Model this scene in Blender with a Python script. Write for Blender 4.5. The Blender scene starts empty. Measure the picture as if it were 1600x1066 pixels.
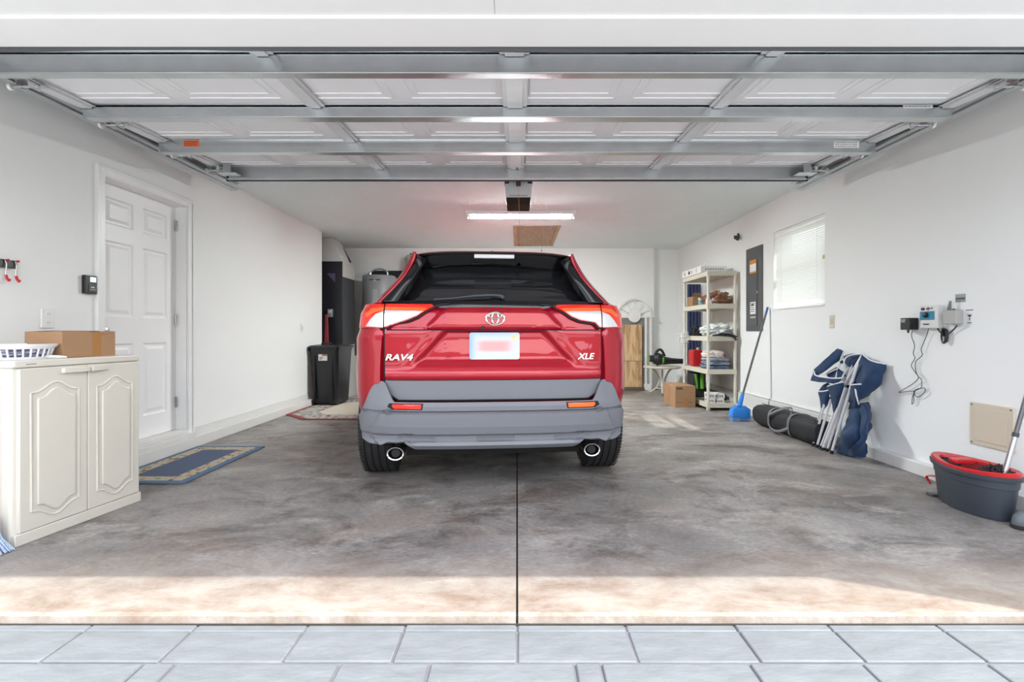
import bpy, bmesh, math, random
from mathutils import Vector, Matrix, noise, Quaternion
from math import sin, cos, pi, radians as R

# ------------------------------------------------------------------ camera
scene = bpy.context.scene
FPX, CX, CY, H = 780.0, 808.0, 520.0, 0.985
cam_d = bpy.data.cameras.new('camera')
cam_d.sensor_width = 36.0
cam_d.lens = FPX / 1600 * 36
cam_d.shift_x = -(CX - 800) / 1600
cam_d.shift_y = -(533 - CY) / 1600
cam_d.clip_start = 0.02
cam = bpy.data.objects.new('camera', cam_d)
cam.location = (0, 0, H)
cam.rotation_euler = (R(90), 0, 0)
scene.collection.objects.link(cam)
scene.camera = cam

# ------------------------------------------------------------------ view
vs = scene.view_settings
scene.display_settings.display_device = 'sRGB'
vs.view_transform = 'Standard'
vs.look = 'None'
vs.gamma = 1.0
vs.exposure = 1.0
vs.use_curve_mapping = False
cy = scene.cycles
cy.use_denoising = True
cy.max_bounces = 14
cy.diffuse_bounces = 12
cy.glossy_bounces = 5
cy.transmission_bounces = 6
cy.transparent_max_bounces = 10
cy.caustics_reflective = False
cy.caustics_refractive = False
cy.sample_clamp_indirect = 30

# ------------------------------------------------------------------ world: cloudy bright sky over a line of trees
w = bpy.data.worlds.new('sky'); scene.world = w; w.use_nodes = True
nt = w.node_tree; nt.nodes.clear()
out = nt.nodes.new('ShaderNodeOutputWorld'); bg = nt.nodes.new('ShaderNodeBackground')
tc = nt.nodes.new('ShaderNodeTexCoord'); sep = nt.nodes.new('ShaderNodeSeparateXYZ')
nt.links.new(tc.outputs['Generated'], sep.inputs[0])
nz = nt.nodes.new('ShaderNodeTexNoise'); nz.inputs['Scale'].default_value = 3.0; nz.inputs['Detail'].default_value = 6
nt.links.new(tc.outputs['Generated'], nz.inputs['Vector'])
cr = nt.nodes.new('ShaderNodeValToRGB')
cr.color_ramp.elements[0].position = .42; cr.color_ramp.elements[0].color = (.66, .76, .96, 1)
cr.color_ramp.elements[1].position = .62; cr.color_ramp.elements[1].color = (1.12, 1.09, 1.04, 1)
nt.links.new(nz.outputs['Fac'], cr.inputs[0])
# tree line
nz2 = nt.nodes.new('ShaderNodeTexNoise'); nz2.inputs['Scale'].default_value = 7.0; nz2.inputs['Detail'].default_value = 9
nt.links.new(tc.outputs['Generated'], nz2.inputs['Vector'])
ma = nt.nodes.new('ShaderNodeMath'); ma.operation = 'MULTIPLY_ADD'
nt.links.new(nz2.outputs['Fac'], ma.inputs[0]); ma.inputs[1].default_value = .5; ma.inputs[2].default_value = -.14
lt = nt.nodes.new('ShaderNodeMath'); lt.operation = 'LESS_THAN'
nt.links.new(sep.outputs['Z'], lt.inputs[0]); nt.links.new(ma.outputs[0], lt.inputs[1])
gm = nt.nodes.new('ShaderNodeMix'); gm.data_type = 'RGBA'
nt.links.new(lt.outputs[0], gm.inputs['Factor']); nt.links.new(cr.outputs[0], gm.inputs['A'])
gm.inputs['B'].default_value = (.12, .13, .09, 1)
nt.links.new(gm.outputs['Result'], bg.inputs['Color'])
bg.inputs["Strength"].default_value = 2.1
nt.links.new(bg.outputs[0], out.inputs[0])

# ------------------------------------------------------------------ sun
sd = bpy.data.lights.new('sun', 'SUN'); sd.energy = 2.6; sd.angle = R(.6); sd.color = (1, .95, .87)
sun = bpy.data.objects.new('sun', sd); scene.collection.objects.link(sun)
sun.rotation_euler = Vector((-.75, .307, -1)).to_track_quat('-Z', 'Y').to_euler()
sun.location = (3, -2, 6)
TUBE_LIGHT = 125.0     # strength of the ceiling fixture's diffuser

# ------------------------------------------------------------------ helpers
COL = scene.collection
rnd = random.Random(7)

def pt(px, py, X=None, Y=None, Z=None):
    """point of the place seen at photo pixel (px,py) that lies in the plane X=, Y= or Z=."""
    a, b = (px - CX) / FPX, -(py - CY) / FPX
    if X is not None: Y = X / a
    elif Z is not None: Y = (Z - H) / b
    return Vector((a * Y, Y, H + b * Y))

def lin(c):
    if isinstance(c, str):
        c = [int(c[i:i + 2], 16) / 255 for i in (0, 2, 4)]
        c = [x / 12.92 if x <= .04045 else ((x + .055) / 1.055) ** 2.4 for x in c]
    return (c[0], c[1], c[2], 1)

MATS = {}
def mat(name, col, rough=.5, metal=0, coat=0, bump=0, bscale=80, var=0, vscale=4, stretch=None, emit=0, trans=0, alpha=1, spec=.5, sheen=0):
    if name in MATS: return MATS[name]
    m = bpy.data.materials.new(name); m.use_nodes = True; MATS[name] = m
    n = m.node_tree; p = n.nodes['Principled BSDF']
    c = lin(col)
    p.inputs['Base Color'].default_value = c
    p.inputs['Roughness'].default_value = rough
    p.inputs['Metallic'].default_value = metal
    p.inputs['Specular IOR Level'].default_value = spec
    if coat: p.inputs['Coat Weight'].default_value = coat; p.inputs['Coat Roughness'].default_value = .03
    if sheen: p.inputs['Sheen Weight'].default_value = sheen
    if emit: p.inputs['Emission Color'].default_value = c; p.inputs['Emission Strength'].default_value = emit
    if trans: p.inputs['Transmission Weight'].default_value = trans
    if alpha < 1: p.inputs['Alpha'].default_value = alpha
    t = n.nodes.new('ShaderNodeTexCoord'); mp = n.nodes.new('ShaderNodeMapping')
    n.links.new(t.outputs['Object'], mp.inputs['Vector'])
    if stretch: mp.inputs['Scale'].default_value = stretch
    a = n.nodes.new('ShaderNodeTexNoise'); a.inputs['Scale'].default_value = vscale; a.inputs['Detail'].default_value = 5
    n.links.new(mp.outputs[0], a.inputs['Vector'])
    mx = n.nodes.new('ShaderNodeMix'); mx.data_type = 'RGBA'
    v = var if var else .03
    mx.inputs['A'].default_value = (c[0] * (1 - v), c[1] * (1 - v), c[2] * (1 - v), 1)
    mx.inputs['B'].default_value = tuple(min(1, x * (1 + v)) for x in c[:3]) + (1,)
    n.links.new(a.outputs['Fac'], mx.inputs['Factor']); n.links.new(mx.outputs['Result'], p.inputs['Base Color'])
    if bump:
        b = n.nodes.new('ShaderNodeTexNoise'); b.inputs['Scale'].default_value = bscale; b.inputs['Detail'].default_value = 4
        n.links.new(mp.outputs[0], b.inputs['Vector'])
        bp = n.nodes.new('ShaderNodeBump'); bp.inputs['Strength'].default_value = bump; bp.inputs['Distance'].default_value = .01
        n.links.new(b.outputs['Fac'], bp.inputs['Height']); n.links.new(bp.outputs[0], p.inputs['Normal'])
    return m

def finish(name, bm, m, parent=None, loc=None, rot=None, smooth=True, bevel=0, seg=2, subsurf=0, angle=35):
    bmesh.ops.remove_doubles(bm, verts=bm.verts, dist=1e-6)
    bmesh.ops.recalc_face_normals(bm, faces=bm.faces)
    me = bpy.data.meshes.new(name); bm.to_mesh(me); bm.free()
    if smooth:
        me.shade_smooth(); me.set_sharp_from_angle(angle=R(angle))
    ms = m if isinstance(m, (list, tuple)) else [m]
    for x in ms: me.materials.append(x)
    o = bpy.data.objects.new(name, me); COL.objects.link(o)
    if parent: o.parent = parent
    if loc is not None: o.location = loc
    if rot is not None: o.rotation_euler = rot
    if bevel:
        b = o.modifiers.new('bevel', 'BEVEL'); b.width = bevel; b.segments = seg; b.limit_method = 'ANGLE'; b.angle_limit = R(40)
    if subsurf:
        s = o.modifiers.new('subsurf', 'SUBSURF'); s.levels = subsurf; s.render_levels = subsurf
    return o

def tag(o, label, cat, group=None, kind=None):
    o['label'] = label; o['category'] = cat
    if group: o['group'] = group
    if kind: o['kind'] = kind
    return o

def thing(name, label, cat, loc=(0, 0, 0), rz=0, group=None, rot=None):
    o = bpy.data.objects.new(name, None); COL.objects.link(o)
    o.location = loc; o.rotation_euler = rot if rot else (0, 0, rz); o.empty_display_size = .05
    return tag(o, label, cat, group)

def struct(o):
    o['kind'] = 'structure'; return o

def box(bm, x0, x1, y0, y1, z0, z1, M=None, mi=0):
    vs_ = [bm.verts.new((x, y, z)) for x in (x0, x1) for y in (y0, y1) for z in (z0, z1)]
    if M is not None:
        for v in vs_: v.co = M @ v.co
    fs = []
    for f in ((0, 1, 3, 2), (4, 6, 7, 5), (0, 4, 5, 1), (2, 3, 7, 6), (0, 2, 6, 4), (1, 5, 7, 3)):
        fc = bm.faces.new([vs_[i] for i in f]); fc.material_index = mi; fs.append(fc)
    return vs_

def prism(bm, pts2, d0, d1, axis='y', M=None, mi=0):
    """extrude a 2D outline. axis y: pts are (x,z)."""
    def mk(p, d):
        if axis == 'y': c = Vector((p[0], d, p[1]))
        elif axis == 'x': c = Vector((d, p[0], p[1]))
        else: c = Vector((p[0], p[1], d))
        return bm.verts.new(M @ c if M is not None else c)
    a = [mk(p, d0) for p in pts2]; b = [mk(p, d1) for p in pts2]
    n = len(a)
    fs = [bm.faces.new(a), bm.faces.new(b[::-1])]
    for i in range(n): fs.append(bm.faces.new((a[i], b[i], b[(i + 1) % n], a[(i + 1) % n])))
    for f in fs: f.material_index = mi

def frame_of(d):
    d = d.normalized(); u = Vector((0, 0, 1)) if abs(d.z) < .9 else Vector((1, 0, 0))
    a = d.cross(u).normalized(); return a, d.cross(a).normalized()

def tube(bm, path, r, n=10, caps=True, closed=False, flat=1.0, mi=0):
    path = [Vector(p) for p in path]; rings = []; N = len(path)
    pa = None
    for i, p in enumerate(path):
        if closed: d = path[(i + 1) % N] - path[i - 1]
        else: d = path[min(i + 1, N - 1)] - path[max(i - 1, 0)]
        if pa is None: a, b = frame_of(d)
        else:
            dn = d.normalized(); a = (pa - dn * pa.dot(dn)).normalized(); b = dn.cross(a)
        pa = a
        rr = r[i] if isinstance(r, (list, tuple)) else r
        rings.append([bm.verts.new(p + (a * cos(2 * pi * k / n) + b * sin(2 * pi * k / n) * flat) * rr) for k in range(n)])
    for i in range(N if closed else N - 1):
        A, B = rings[i], rings[(i + 1) % N]
        off = 0
        if closed and i == N - 1:
            off = min(range(n), key=lambda s: (A[0].co - B[s].co).length)
        for k in range(n):
            f = bm.faces.new((A[k], A[(k + 1) % n], B[(k + 1 + off) % n], B[(k + off) % n])); f.material_index = mi
    if caps and not closed:
        bm.faces.new(rings[0][::-1]); bm.faces.new(rings[-1])

def smooth_path(pts, k=8, closed=False):
    pts = [Vector(p) for p in pts]; n = len(pts); o = []
    rng = range(n) if closed else range(n - 1)
    for i in rng:
        p0 = pts[(i - 1) % n] if (closed or i > 0) else pts[0]
        p1, p2 = pts[i], pts[(i + 1) % n]
        p3 = pts[(i + 2) % n] if (closed or i < n - 2) else pts[-1]
        for j in range(k):
            t = j / k
            o.append(.5 * ((2 * p1) + (p2 - p0) * t + (2 * p0 - 5 * p1 + 4 * p2 - p3) * t * t + (3 * p1 - p0 - 3 * p2 + p3) * t ** 3))
    if not closed: o.append(pts[-1])
    return o

def lathe(bm, prof, n=32, M=None, sx=1, sy=1, mi=0):
    rings = []
    for r, z in prof:
        ring = []
        for k in range(n):
            c = Vector((r * cos(2 * pi * k / n) * sx, r * sin(2 * pi * k / n) * sy, z))
            ring.append(bm.verts.new(M @ c if M is not None else c))
        rings.append(ring)
    for A, B in zip(rings, rings[1:]):
        for k in range(n):
            f = bm.faces.new((A[k], A[(k + 1) % n], B[(k + 1) % n], B[k])); f.material_index = mi
    f = bm.faces.new(rings[0][::-1]); f.material_index = mi
    f = bm.faces.new(rings[-1]); f.material_index = mi

def cyl(bm, p0, p1, r, n=16, mi=0): tube(bm, [p0, p1], r, n, mi=mi)

def NB(): return bmesh.new()

def obox(name, m, x0, x1, y0, y1, z0, z1, parent=None, bevel=.002, **k):
    bm = NB(); box(bm, x0, x1, y0, y1, z0, z1); return finish(name, bm, m, parent, bevel=bevel, **k)

def text(name, s, size, m, parent, loc, rot=(R(90), 0, 0), ext=.0006, shear=0, sx=1, bold=0):
    c = bpy.data.curves.new(name, 'FONT'); c.body = s; c.size = size; c.extrude = ext; c.shear = shear
    c.align_x = 'CENTER'; c.align_y = 'CENTER'; c.offset = bold
    o = bpy.data.objects.new(name, c); COL.objects.link(o); c.materials.append(m)
    bpy.context.view_layer.update()
    me = bpy.data.meshes.new_from_object(o.evaluated_get(bpy.context.evaluated_depsgraph_get()))
    bpy.data.objects.remove(o); bpy.data.curves.remove(c)
    o = bpy.data.objects.new(name, me); COL.objects.link(o)
    o.parent = parent; o.location = loc; o.rotation_euler = rot; o.scale = (sx, 1, 1)
    return o

def rrect(x0, x1, z0, z1, r, k=5):
    p = []
    for cx, cz, a in ((x1 - r, z1 - r, 0), (x0 + r, z1 - r, 90), (x0 + r, z0 + r, 180), (x1 - r, z0 + r, 270)):
        for i in range(k + 1):
            t = R(a + 90 * i / k); p.append((cx + r * cos(t), cz + r * sin(t)))
    return p

def blob(bm, c, s, seed=0, amp=.25, freq=3, nu=40, nv=24, floor=None, mi=0, M=None, power=1.0):
    """crumpled soft lump (folded cloth, bags)."""
    c = Vector(c); rows = []
    off = Vector((seed * 7.3, seed * 3.1, seed))
    for j in range(nv + 1):
        th = pi * j / nv; row = []
        for i in range(nu):
            ph = 2 * pi * i / nu
            def pw(x): return math.copysign(abs(x) ** power, x)
            d = Vector((pw(sin(th)) * pw(cos(ph)), pw(sin(th)) * pw(sin(ph)), pw(cos(th))))
            k = 1 + amp * (noise.noise(d * freq + off) + .5 * noise.noise(d * freq * 2.7 + off) + .35 * abs(noise.noise(d * freq * 5 + off)))
            p = Vector((d.x * s[0] * k, d.y * s[1] * k, d.z * s[2] * k)) + c
            if floor is not None and p.z < floor: p.z = floor
            if M is not None: p = M @ p
            row.append(p)
        rows.append(row)
    top = bm.verts.new(rows[0][0]); bot = bm.verts.new(rows[-1][0])
    V = [[bm.verts.new(p) for p in r] for r in rows[1:-1]]
    for i in range(nu):
        bm.faces.new((top, V[0][(i + 1) % nu], V[0][i])); bm.faces.new((bot, V[-1][i], V[-1][(i + 1) % nu]))
    for A, B in zip(V, V[1:]):
        for i in range(nu): bm.faces.new((A[i], A[(i + 1) % nu], B[(i + 1) % nu], B[i]))
    for f in bm.faces: f.material_index = max(f.material_index, mi)

# ------------------------------------------------------------------ materials
XL, XR, YB, YF, ZC = -2.82, 2.82, 8.6, 1.96, 2.44
M_wall = mat('white_paint', (.845, .855, .845), .75, bump=.08, bscale=60, var=.015, vscale=1.2)
M_wallfront = mat('white_header_paint', (.84, .84, .83), .6, bump=.05, bscale=30)
M_trim = mat('white_trim_paint', (.86, .86, .86), .35)
M_curb = mat('painted_curb', (.70, .69, .67), .6, bump=.15, bscale=25, var=.06)
M_galv = mat('galvanized_steel', (.60, .63, .64), .30, metal=.92, var=.12, vscale=9, bump=.03, bscale=40)
M_galvd = mat('galvanized_steel_dull', (.50, .53, .54), .38, metal=.85, var=.15, vscale=7)
M_stile = mat('galvanized_stile', (.72, .74, .75), .5, metal=.3, var=.08, vscale=9)
M_doorpanel = mat('door_back_paint', (.86, .87, .88), .7, var=.03, spec=.25)
M_white = mat('white_plastic', (.82, .82, .81), .35)
M_black = mat('black_plastic', (.012, .012, .013), .38)
M_blackm = mat('black_matte', (.015, .015, .016), .7)
M_dark = mat('dark_grey_plastic', (.05, .052, .057), .45)
M_chrome = mat('chrome', (.85, .85, .86), .08, metal=1)
M_steel = mat('brushed_steel', (.6, .61, .62), .3, metal=1)
M_rubber = mat('rubber', (.018, .018, .02), .65, bump=.1, bscale=120)
M_card = mat('cardboard', (.37, .215, .115), .8, var=.06, vscale=12, stretch=(1, 1, 6))
M_tape = mat('brown_tape', (.40, .20, .07), .3)
M_ink = mat('dark_print', (.05, .04, .035), .7)
M_cream = mat('cream_resin', (.66, .635, .565), .38, var=.02)
M_shelf = mat('ivory_resin', (.66, .63, .53), .42, var=.03)
M_blue = mat('blue_plastic', (.02, .24, .75), .35)
M_navy = mat('navy_fabric', (.009, .036, .098), .8, bump=.25, bscale=220, var=.15, vscale=6, sheen=.08)
M_piping = mat('white_piping', (.75, .76, .78), .6)
M_alu = mat('aluminium_tube', (.74, .75, .77), .4, metal=.5)
M_red = mat('red_plastic', (.55, .02, .025), .3)
M_beige = mat('beige_plastic', (.62, .55, .44), .45)

def concrete():
    m = bpy.data.materials.new('stained_concrete'); m.use_nodes = True; n = m.node_tree; L = n.links; p = n.nodes['Principled BSDF']
    t = n.nodes.new('ShaderNodeTexCoord')
    def nz(scale, detail, st=(1, 1, 1), rough=.6, dist=0):
        mp = n.nodes.new('ShaderNodeMapping'); mp.inputs['Scale'].default_value = st
        L.new(t.outputs['Object'], mp.inputs['Vector'])
        a = n.nodes.new('ShaderNodeTexNoise'); a.inputs['Scale'].default_value = scale; a.inputs['Detail'].default_value = detail
        a.inputs['Roughness'].default_value = rough; a.inputs['Distortion'].default_value = dist
        L.new(mp.outputs[0], a.inputs['Vector']); return a.outputs['Fac']
    def ramp(src, stops):
        r = n.nodes.new('ShaderNodeValToRGB'); e = r.color_ramp.elements
        e[0].position, e[0].color = stops[0][0], stops[0][1]; e[1].position, e[1].color = stops[1][0], stops[1][1]
        for q, c in stops[2:]:
            x = e.new(q); x.color = c
        L.new(src, r.inputs[0]); return r.outputs[0]
    def mix(a, b, f, mode='MIX'):
        x = n.nodes.new('ShaderNodeMix'); x.data_type = 'RGBA'; x.blend_type = mode
        L.new(a, x.inputs['A']) if not isinstance(a, tuple) else setattr(x.inputs['A'], 'default_value', a)
        L.new(b, x.inputs['B']) if not isinstance(b, tuple) else setattr(x.inputs['B'], 'default_value', b)
        L.new(f, x.inputs['Factor']) if not isinstance(f, float) else setattr(x.inputs['Factor'], 'default_value', f)
        return x.outputs['Result']
    base = ramp(nz(1.1, 9, (1, 1.1, 1), .68, .35), [(.3, (.17, .16, .152, 1)), (.68, (.40, .375, .36, 1)), (.48, (.28, .262, .252, 1))])
    st = ramp(nz(1.9, 10, (1, 1.35, 1), .74, .5), [(.48, (0, 0, 0, 1)), (.62, (.95, .95, .95, 1))])
    c = mix(base, (.13, .113, .105, 1), st)
    lt_ = ramp(nz(2.6, 10, (.8, 1.3, 1), .78, .4), [(.52, (0, 0, 0, 1)), (.64, (.85, .85, .85, 1))])
    c = mix(c, (.48, .45, .425, 1), lt_)
    br = ramp(nz(1.1, 7, (1, 1.4, 1), .6, .5), [(.5, (0, 0, 0, 1)), (.72, (.45, .45, .45, 1))])
    c = mix(c, (.31, .215, .155, 1), br)
    # a wet-looking run and a round rust mark
    wob = nz(5, 4)
    def blotch(cx_, cy_, rx, ry, ang):
        sp_ = n.nodes.new('ShaderNodeMapping'); sp_.vector_type = 'TEXTURE'
        sp_.inputs['Location'].default_value = (cx_, cy_, 0); sp_.inputs['Rotation'].default_value = (0, 0, ang); sp_.inputs['Scale'].default_value = (rx, ry, 1)
        L.new(t.outputs['Object'], sp_.inputs['Vector'])
        ln = n.nodes.new('ShaderNodeVectorMath'); ln.operation = 'LENGTH'; L.new(sp_.outputs[0], ln.inputs[0])
        ad = n.nodes.new('ShaderNodeMath'); ad.operation = 'ADD'; L.new(ln.outputs['Value'], ad.inputs[0]); L.new(wob, ad.inputs[1])
        mr2 = n.nodes.new('ShaderNodeMapRange'); mr2.inputs['From Min'].default_value = 1.45; mr2.inputs['From Max'].default_value = 1.3; mr2.inputs['To Max'].default_value = .6
        L.new(ad.outputs[0], mr2.inputs['Value']); return mr2.outputs[0]
    c = mix(c, (.10, .095, .09, 1), blotch(1.78, 4.33, .30, .045, R(-8)))
    c = mix(c, (.10, .095, .09, 1), blotch(2.08, 4.12, .13, .05, R(-28)))
    c = mix(c, (.25, .15, .09, 1), blotch(1.50, 3.42, .06, .06, 0))
    c = mix(c, (.22, .17, .14, 1), blotch(1.66, 3.46, .10, .04, 0))
    fine = ramp(nz(38, 6, (1, 1.8, 1)), [(.3, (.62, .61, .60, 1)), (.7, (1.02, 1.01, 1.0, 1))])
    c = mix(c, fine, 1.0, 'MULTIPLY')
    # paler and warmer strip towards the outer edge of the slab
    sp = n.nodes.new('ShaderNodeSeparateXYZ'); L.new(t.outputs['Object'], sp.inputs[0])
    mr = n.nodes.new('ShaderNodeMapRange'); mr.inputs['From Min'].default_value = 2.25; mr.inputs['From Max'].default_value = 1.85
    L.new(sp.outputs['Y'], mr.inputs['Value'])
    edge = ramp(nz(3.5, 9, (1, 1.8, 1), .74, .3), [(.35, (.27, .185, .13, 1)), (.6, (.46, .41, .355, 1))])
    ml = n.nodes.new('ShaderNodeMath'); ml.operation = 'MULTIPLY'; ml.inputs[1].default_value = .8; L.new(mr.outputs[0], ml.inputs[0])
    c = mix(c, edge, ml.outputs[0])
    L.new(c, p.inputs['Base Color'])
    L.new(ramp(nz(2.3, 6, (1, 2, 1)), [(.3, (.38, .38, .38, 1)), (.7, (.62, .62, .62, 1))]), p.inputs['Roughness'])
    bp = n.nodes.new('ShaderNodeBump'); bp.inputs['Strength'].default_value = .25; bp.inputs['Distance'].default_value = .008
    L.new(nz(55, 6), bp.inputs['Height']); L.new(bp.outputs[0], p.inputs['Normal'])
    return m
M_conc = concrete()

def popcorn():
    m = mat('popcorn_ceiling', (.86, .94, .935), .9); n = m.node_tree; p = n.nodes['Principled BSDF']
    t = n.nodes.new('ShaderNodeTexCoord'); v = n.nodes.new('ShaderNodeTexNoise'); v.inputs['Scale'].default_value = 75; v.inputs['Detail'].default_value = 3
    n.links.new(t.outputs['Object'], v.inputs['Vector'])
    r = n.nodes.new('ShaderNodeValToRGB'); r.color_ramp.elements[0].position = .4; r.color_ramp.elements[1].position = .62
    n.links.new(v.outputs['Fac'], r.inputs[0])
    b = n.nodes.new('ShaderNodeBump'); b.inputs['Strength'].default_value = .6; b.inputs['Distance'].default_value = .008
    n.links.new(r.outputs[0], b.inputs['Height']); n.links.new(b.outputs[0], p.inputs['Normal'])
    return m
M_pop = popcorn()

def wood(name, a, b_, scale=3, st=(1, 1, 12)):
    m = bpy.data.materials.new(name); m.use_nodes = True; n = m.node_tree; p = n.nodes['Principled BSDF']
    t = n.nodes.new('ShaderNodeTexCoord'); mp = n.nodes.new('ShaderNodeMapping'); mp.inputs['Scale'].default_value = st
    n.links.new(t.outputs['Object'], mp.inputs['Vector'])
    z = n.nodes.new('ShaderNodeTexNoise'); z.inputs['Scale'].default_value = scale; z.inputs['Detail'].default_value = 7; z.inputs['Distortion'].default_value = 1.2
    n.links.new(mp.outputs[0], z.inputs['Vector'])
    r = n.nodes.new('ShaderNodeValToRGB'); r.color_ramp.elements[0].position = .35; r.color_ramp.elements[0].color = lin(a)
    r.color_ramp.elements[1].position = .6; r.color_ramp.elements[1].color = lin(b_)
    n.links.new(z.outputs['Fac'], r.inputs[0]); n.links.new(r.outputs[0], p.inputs['Base Color']); p.inputs['Roughness'].default_value = .6
    return m
M_ply = wood('pine_boards', (.36, .20, .09), (.66, .44, .24), 2.2, (9, 1, 1))
M_hatch = wood('hatch_plywood', (.30, .19, .10), (.40, .27, .15), 3, (9, 1, 1))
M_hatchf = wood('hatch_frame_wood', (.34, .21, .09), (.50, .33, .17), 3, (9, 1, 1))

# ------------------------------------------------------------------ the setting
bm = NB()
for x0, x1 in ((-3.75, -.004), (.004, 3.0)):     # two pours either side of the saw joint, with a chipped outer edge
    N_ = 300; prev = None
    for i in range(N_ + 1):
        x = x0 + (x1 - x0) * i / N_
        j1 = noise.noise(Vector((x * 9, 0, 3))) * .006 + noise.noise(Vector((x * 40, 1, 3))) * .003
        ch = max(0, noise.noise(Vector((x * 3.1, 5, 1))) - .25) * .05
        ye = 1.742 + j1 * .5
        cur = [bm.verts.new(q) for q in ((x, 9.0, -.12), (x, 9.0, 0), (x, ye + .016 + abs(j1) + ch, 0), (x, ye + .004, -.007 - abs(j1) * .5), (x, ye, -.03), (x, ye, -.12))]
        if prev:
            for k in range(6): bm.faces.new((prev[k], prev[(k + 1) % 6], cur[(k + 1) % 6], cur[k]))
        else: bm.faces.new(cur)
        prev = cur
    bm.faces.new(prev[::-1])
struct(finish('floor', bm, M_conc, smooth=False))
struct(obox('trim_1', M_blackm, -.006, .006, 1.75, 8.9, -.11, -.008, bevel=0))     # filler in the saw joint

# stamped driveway
M_pav = mat('stamped_pavers', (.195, .211, .224), .6, bump=.9, bscale=9, var=.22, vscale=7, stretch=(1, 2, 1))
M_grout = mat('paver_joint', (.20, .19, .22), .8, bump=.3, bscale=40)
bm = NB()
r_ = random.Random(3)
rows = [(1.689, 1.724, 0), (1.532, 1.687, 0), (1.17, 1.523, 1), (.80, 1.16, 2), (.45, .79, 0)]
y = .44
while y > -9: rows.append((y - .37, y, len(rows) % 3)); y -= .38
def jx(row):
    if row in (0, 1): return [-3.0, -2.6, -2.2, -1.83, -1.465, -1.10, -.721, -.384, 0.0, .372, .748, 1.07, 1.444, 1.82, 2.2, 2.6, 3.0]
    return None
for ri, (y0, y1, k) in enumerate(rows):
    xs = jx(ri)
    if ri == 0: xs = [x * 1.0 for x in xs]
    if xs is None:
        if ri == 2: xs = [-3.2, -2.6, -2.1, -1.62, -1.135, -1.04, -.54, -.266, .175, .254, .706, 1.05, 1.43, 1.9, 2.4, 3.0]
        else:
            xs = [-4.2 + .1 * k]
            while xs[-1] < 4: xs.append(xs[-1] + r_.uniform(.35, .62))
    for a, b in zip(xs, xs[1:]):
        if y1 < .42: continue
        z = -.024 + r_.uniform(-.0015, .0015)
        g = .0035 if ri > 0 else .003
        box(bm, a + g, b - g, y0, y1, -.06, z)
struct(finish('driveway', bm, M_pav, bevel=.005))
struct(obox('driveway_bed', M_grout, -4.5, 4.5, .06, 1.744, -.12, -.031, bevel=0))
struct(obox('trim_5', mat('joint_dirt', (.035, .03, .025), .95, bump=.6, bscale=60, var=.5, vscale=30), -3.0, 3.0, 1.7245, 1.737, -.031, -.0275, bevel=0))
struct(obox('driveway_bounce', mat('pale_bounce_surface', (.58, .57, .55), .8, var=.08, bump=.1), -5, 5, -14, .058, -.12, -.026, bevel=0))  # unseen drive, made pale to bounce light into the garage
struct(obox('ground', mat('lawn_and_road', (.34, .34, .31), .9, var=.3, vscale=1), -30, 30, -40, 14, -.3, -.125, bevel=0))

# walls
def holed(bm, x0, x1, ys, zs):
    V = {}
    def v(i, j, k):
        if (i, j, k) not in V: V[i, j, k] = bm.verts.new(((x0, x1)[i], ys[j], zs[k]))
        return V[i, j, k]
    solid = lambda j, k: 0 <= j < 3 and 0 <= k < 3 and not (j == 1 and k == 1)
    for j in range(3):
        for k in range(3):
            if not solid(j, k): continue
            for i in (0, 1): bm.faces.new((v(i, j, k), v(i, j + 1, k), v(i, j + 1, k + 1), v(i, j, k + 1)))
            for dj, dk, e in ((-1, 0, ((j, k), (j, k + 1))), (1, 0, ((j + 1, k), (j + 1, k + 1))), (0, -1, ((j, k), (j + 1, k))), (0, 1, ((j, k + 1), (j + 1, k + 1)))):
                if not solid(j + dj, k + dk): (a, b), (c, d) = e; bm.faces.new((v(0, a, b), v(0, c, d), v(1, c, d), v(1, a, b)))
bm = NB()
T = .2
DY0, DY1, DZ0, DZ1 = 3.40, 4.26, .158, 2.055
holed(bm, XL - T, XL, (YF, DY0, DY1, 7.21), (0, DZ0, DZ1, ZC))
struct(finish('wall_left', bm, M_wall, smooth=False))
bm = NB()
box(bm, -3.75, -3.6, 7.21, YB, 0, ZC); box(bm, -3.6, XL - T, 7.06, 7.209, 0, ZC)
struct(finish('wall_alcove', bm, M_wall))
bm = NB()
WY0, WY1, WZ0, WZ1 = 4.575, 5.49, 1.25, 2.085
holed(bm, XR, XR + T, (YF, WY0, WY1, 8.9), (0, WZ0, WZ1, ZC))
struct(finish('wall_right', bm, M_wall, smooth=False))
bm = NB()
box(bm, -3.75, 2.36, YB, YB + .3, 0, ZC); box(bm, 2.36, XR + T, 8.75, 8.9, 0, ZC)
struct(finish('wall_back', bm, M_wall, smooth=False))
HX0, HX1, HY0, HY1 = -.055, .60, 6.76, 8.38      # attic hatch
bm = NB()
box(bm, -3.75, HX0, YF, 8.9, ZC, ZC + .12); box(bm, HX1, XR + T, YF, 8.9, ZC, ZC + .12)
box(bm, HX0, HX1, YF, HY0, ZC, ZC + .12); box(bm, HX0, HX1, HY1, 8.9, ZC, ZC + .12)
struct(finish('ceiling', bm, M_pop))
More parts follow.
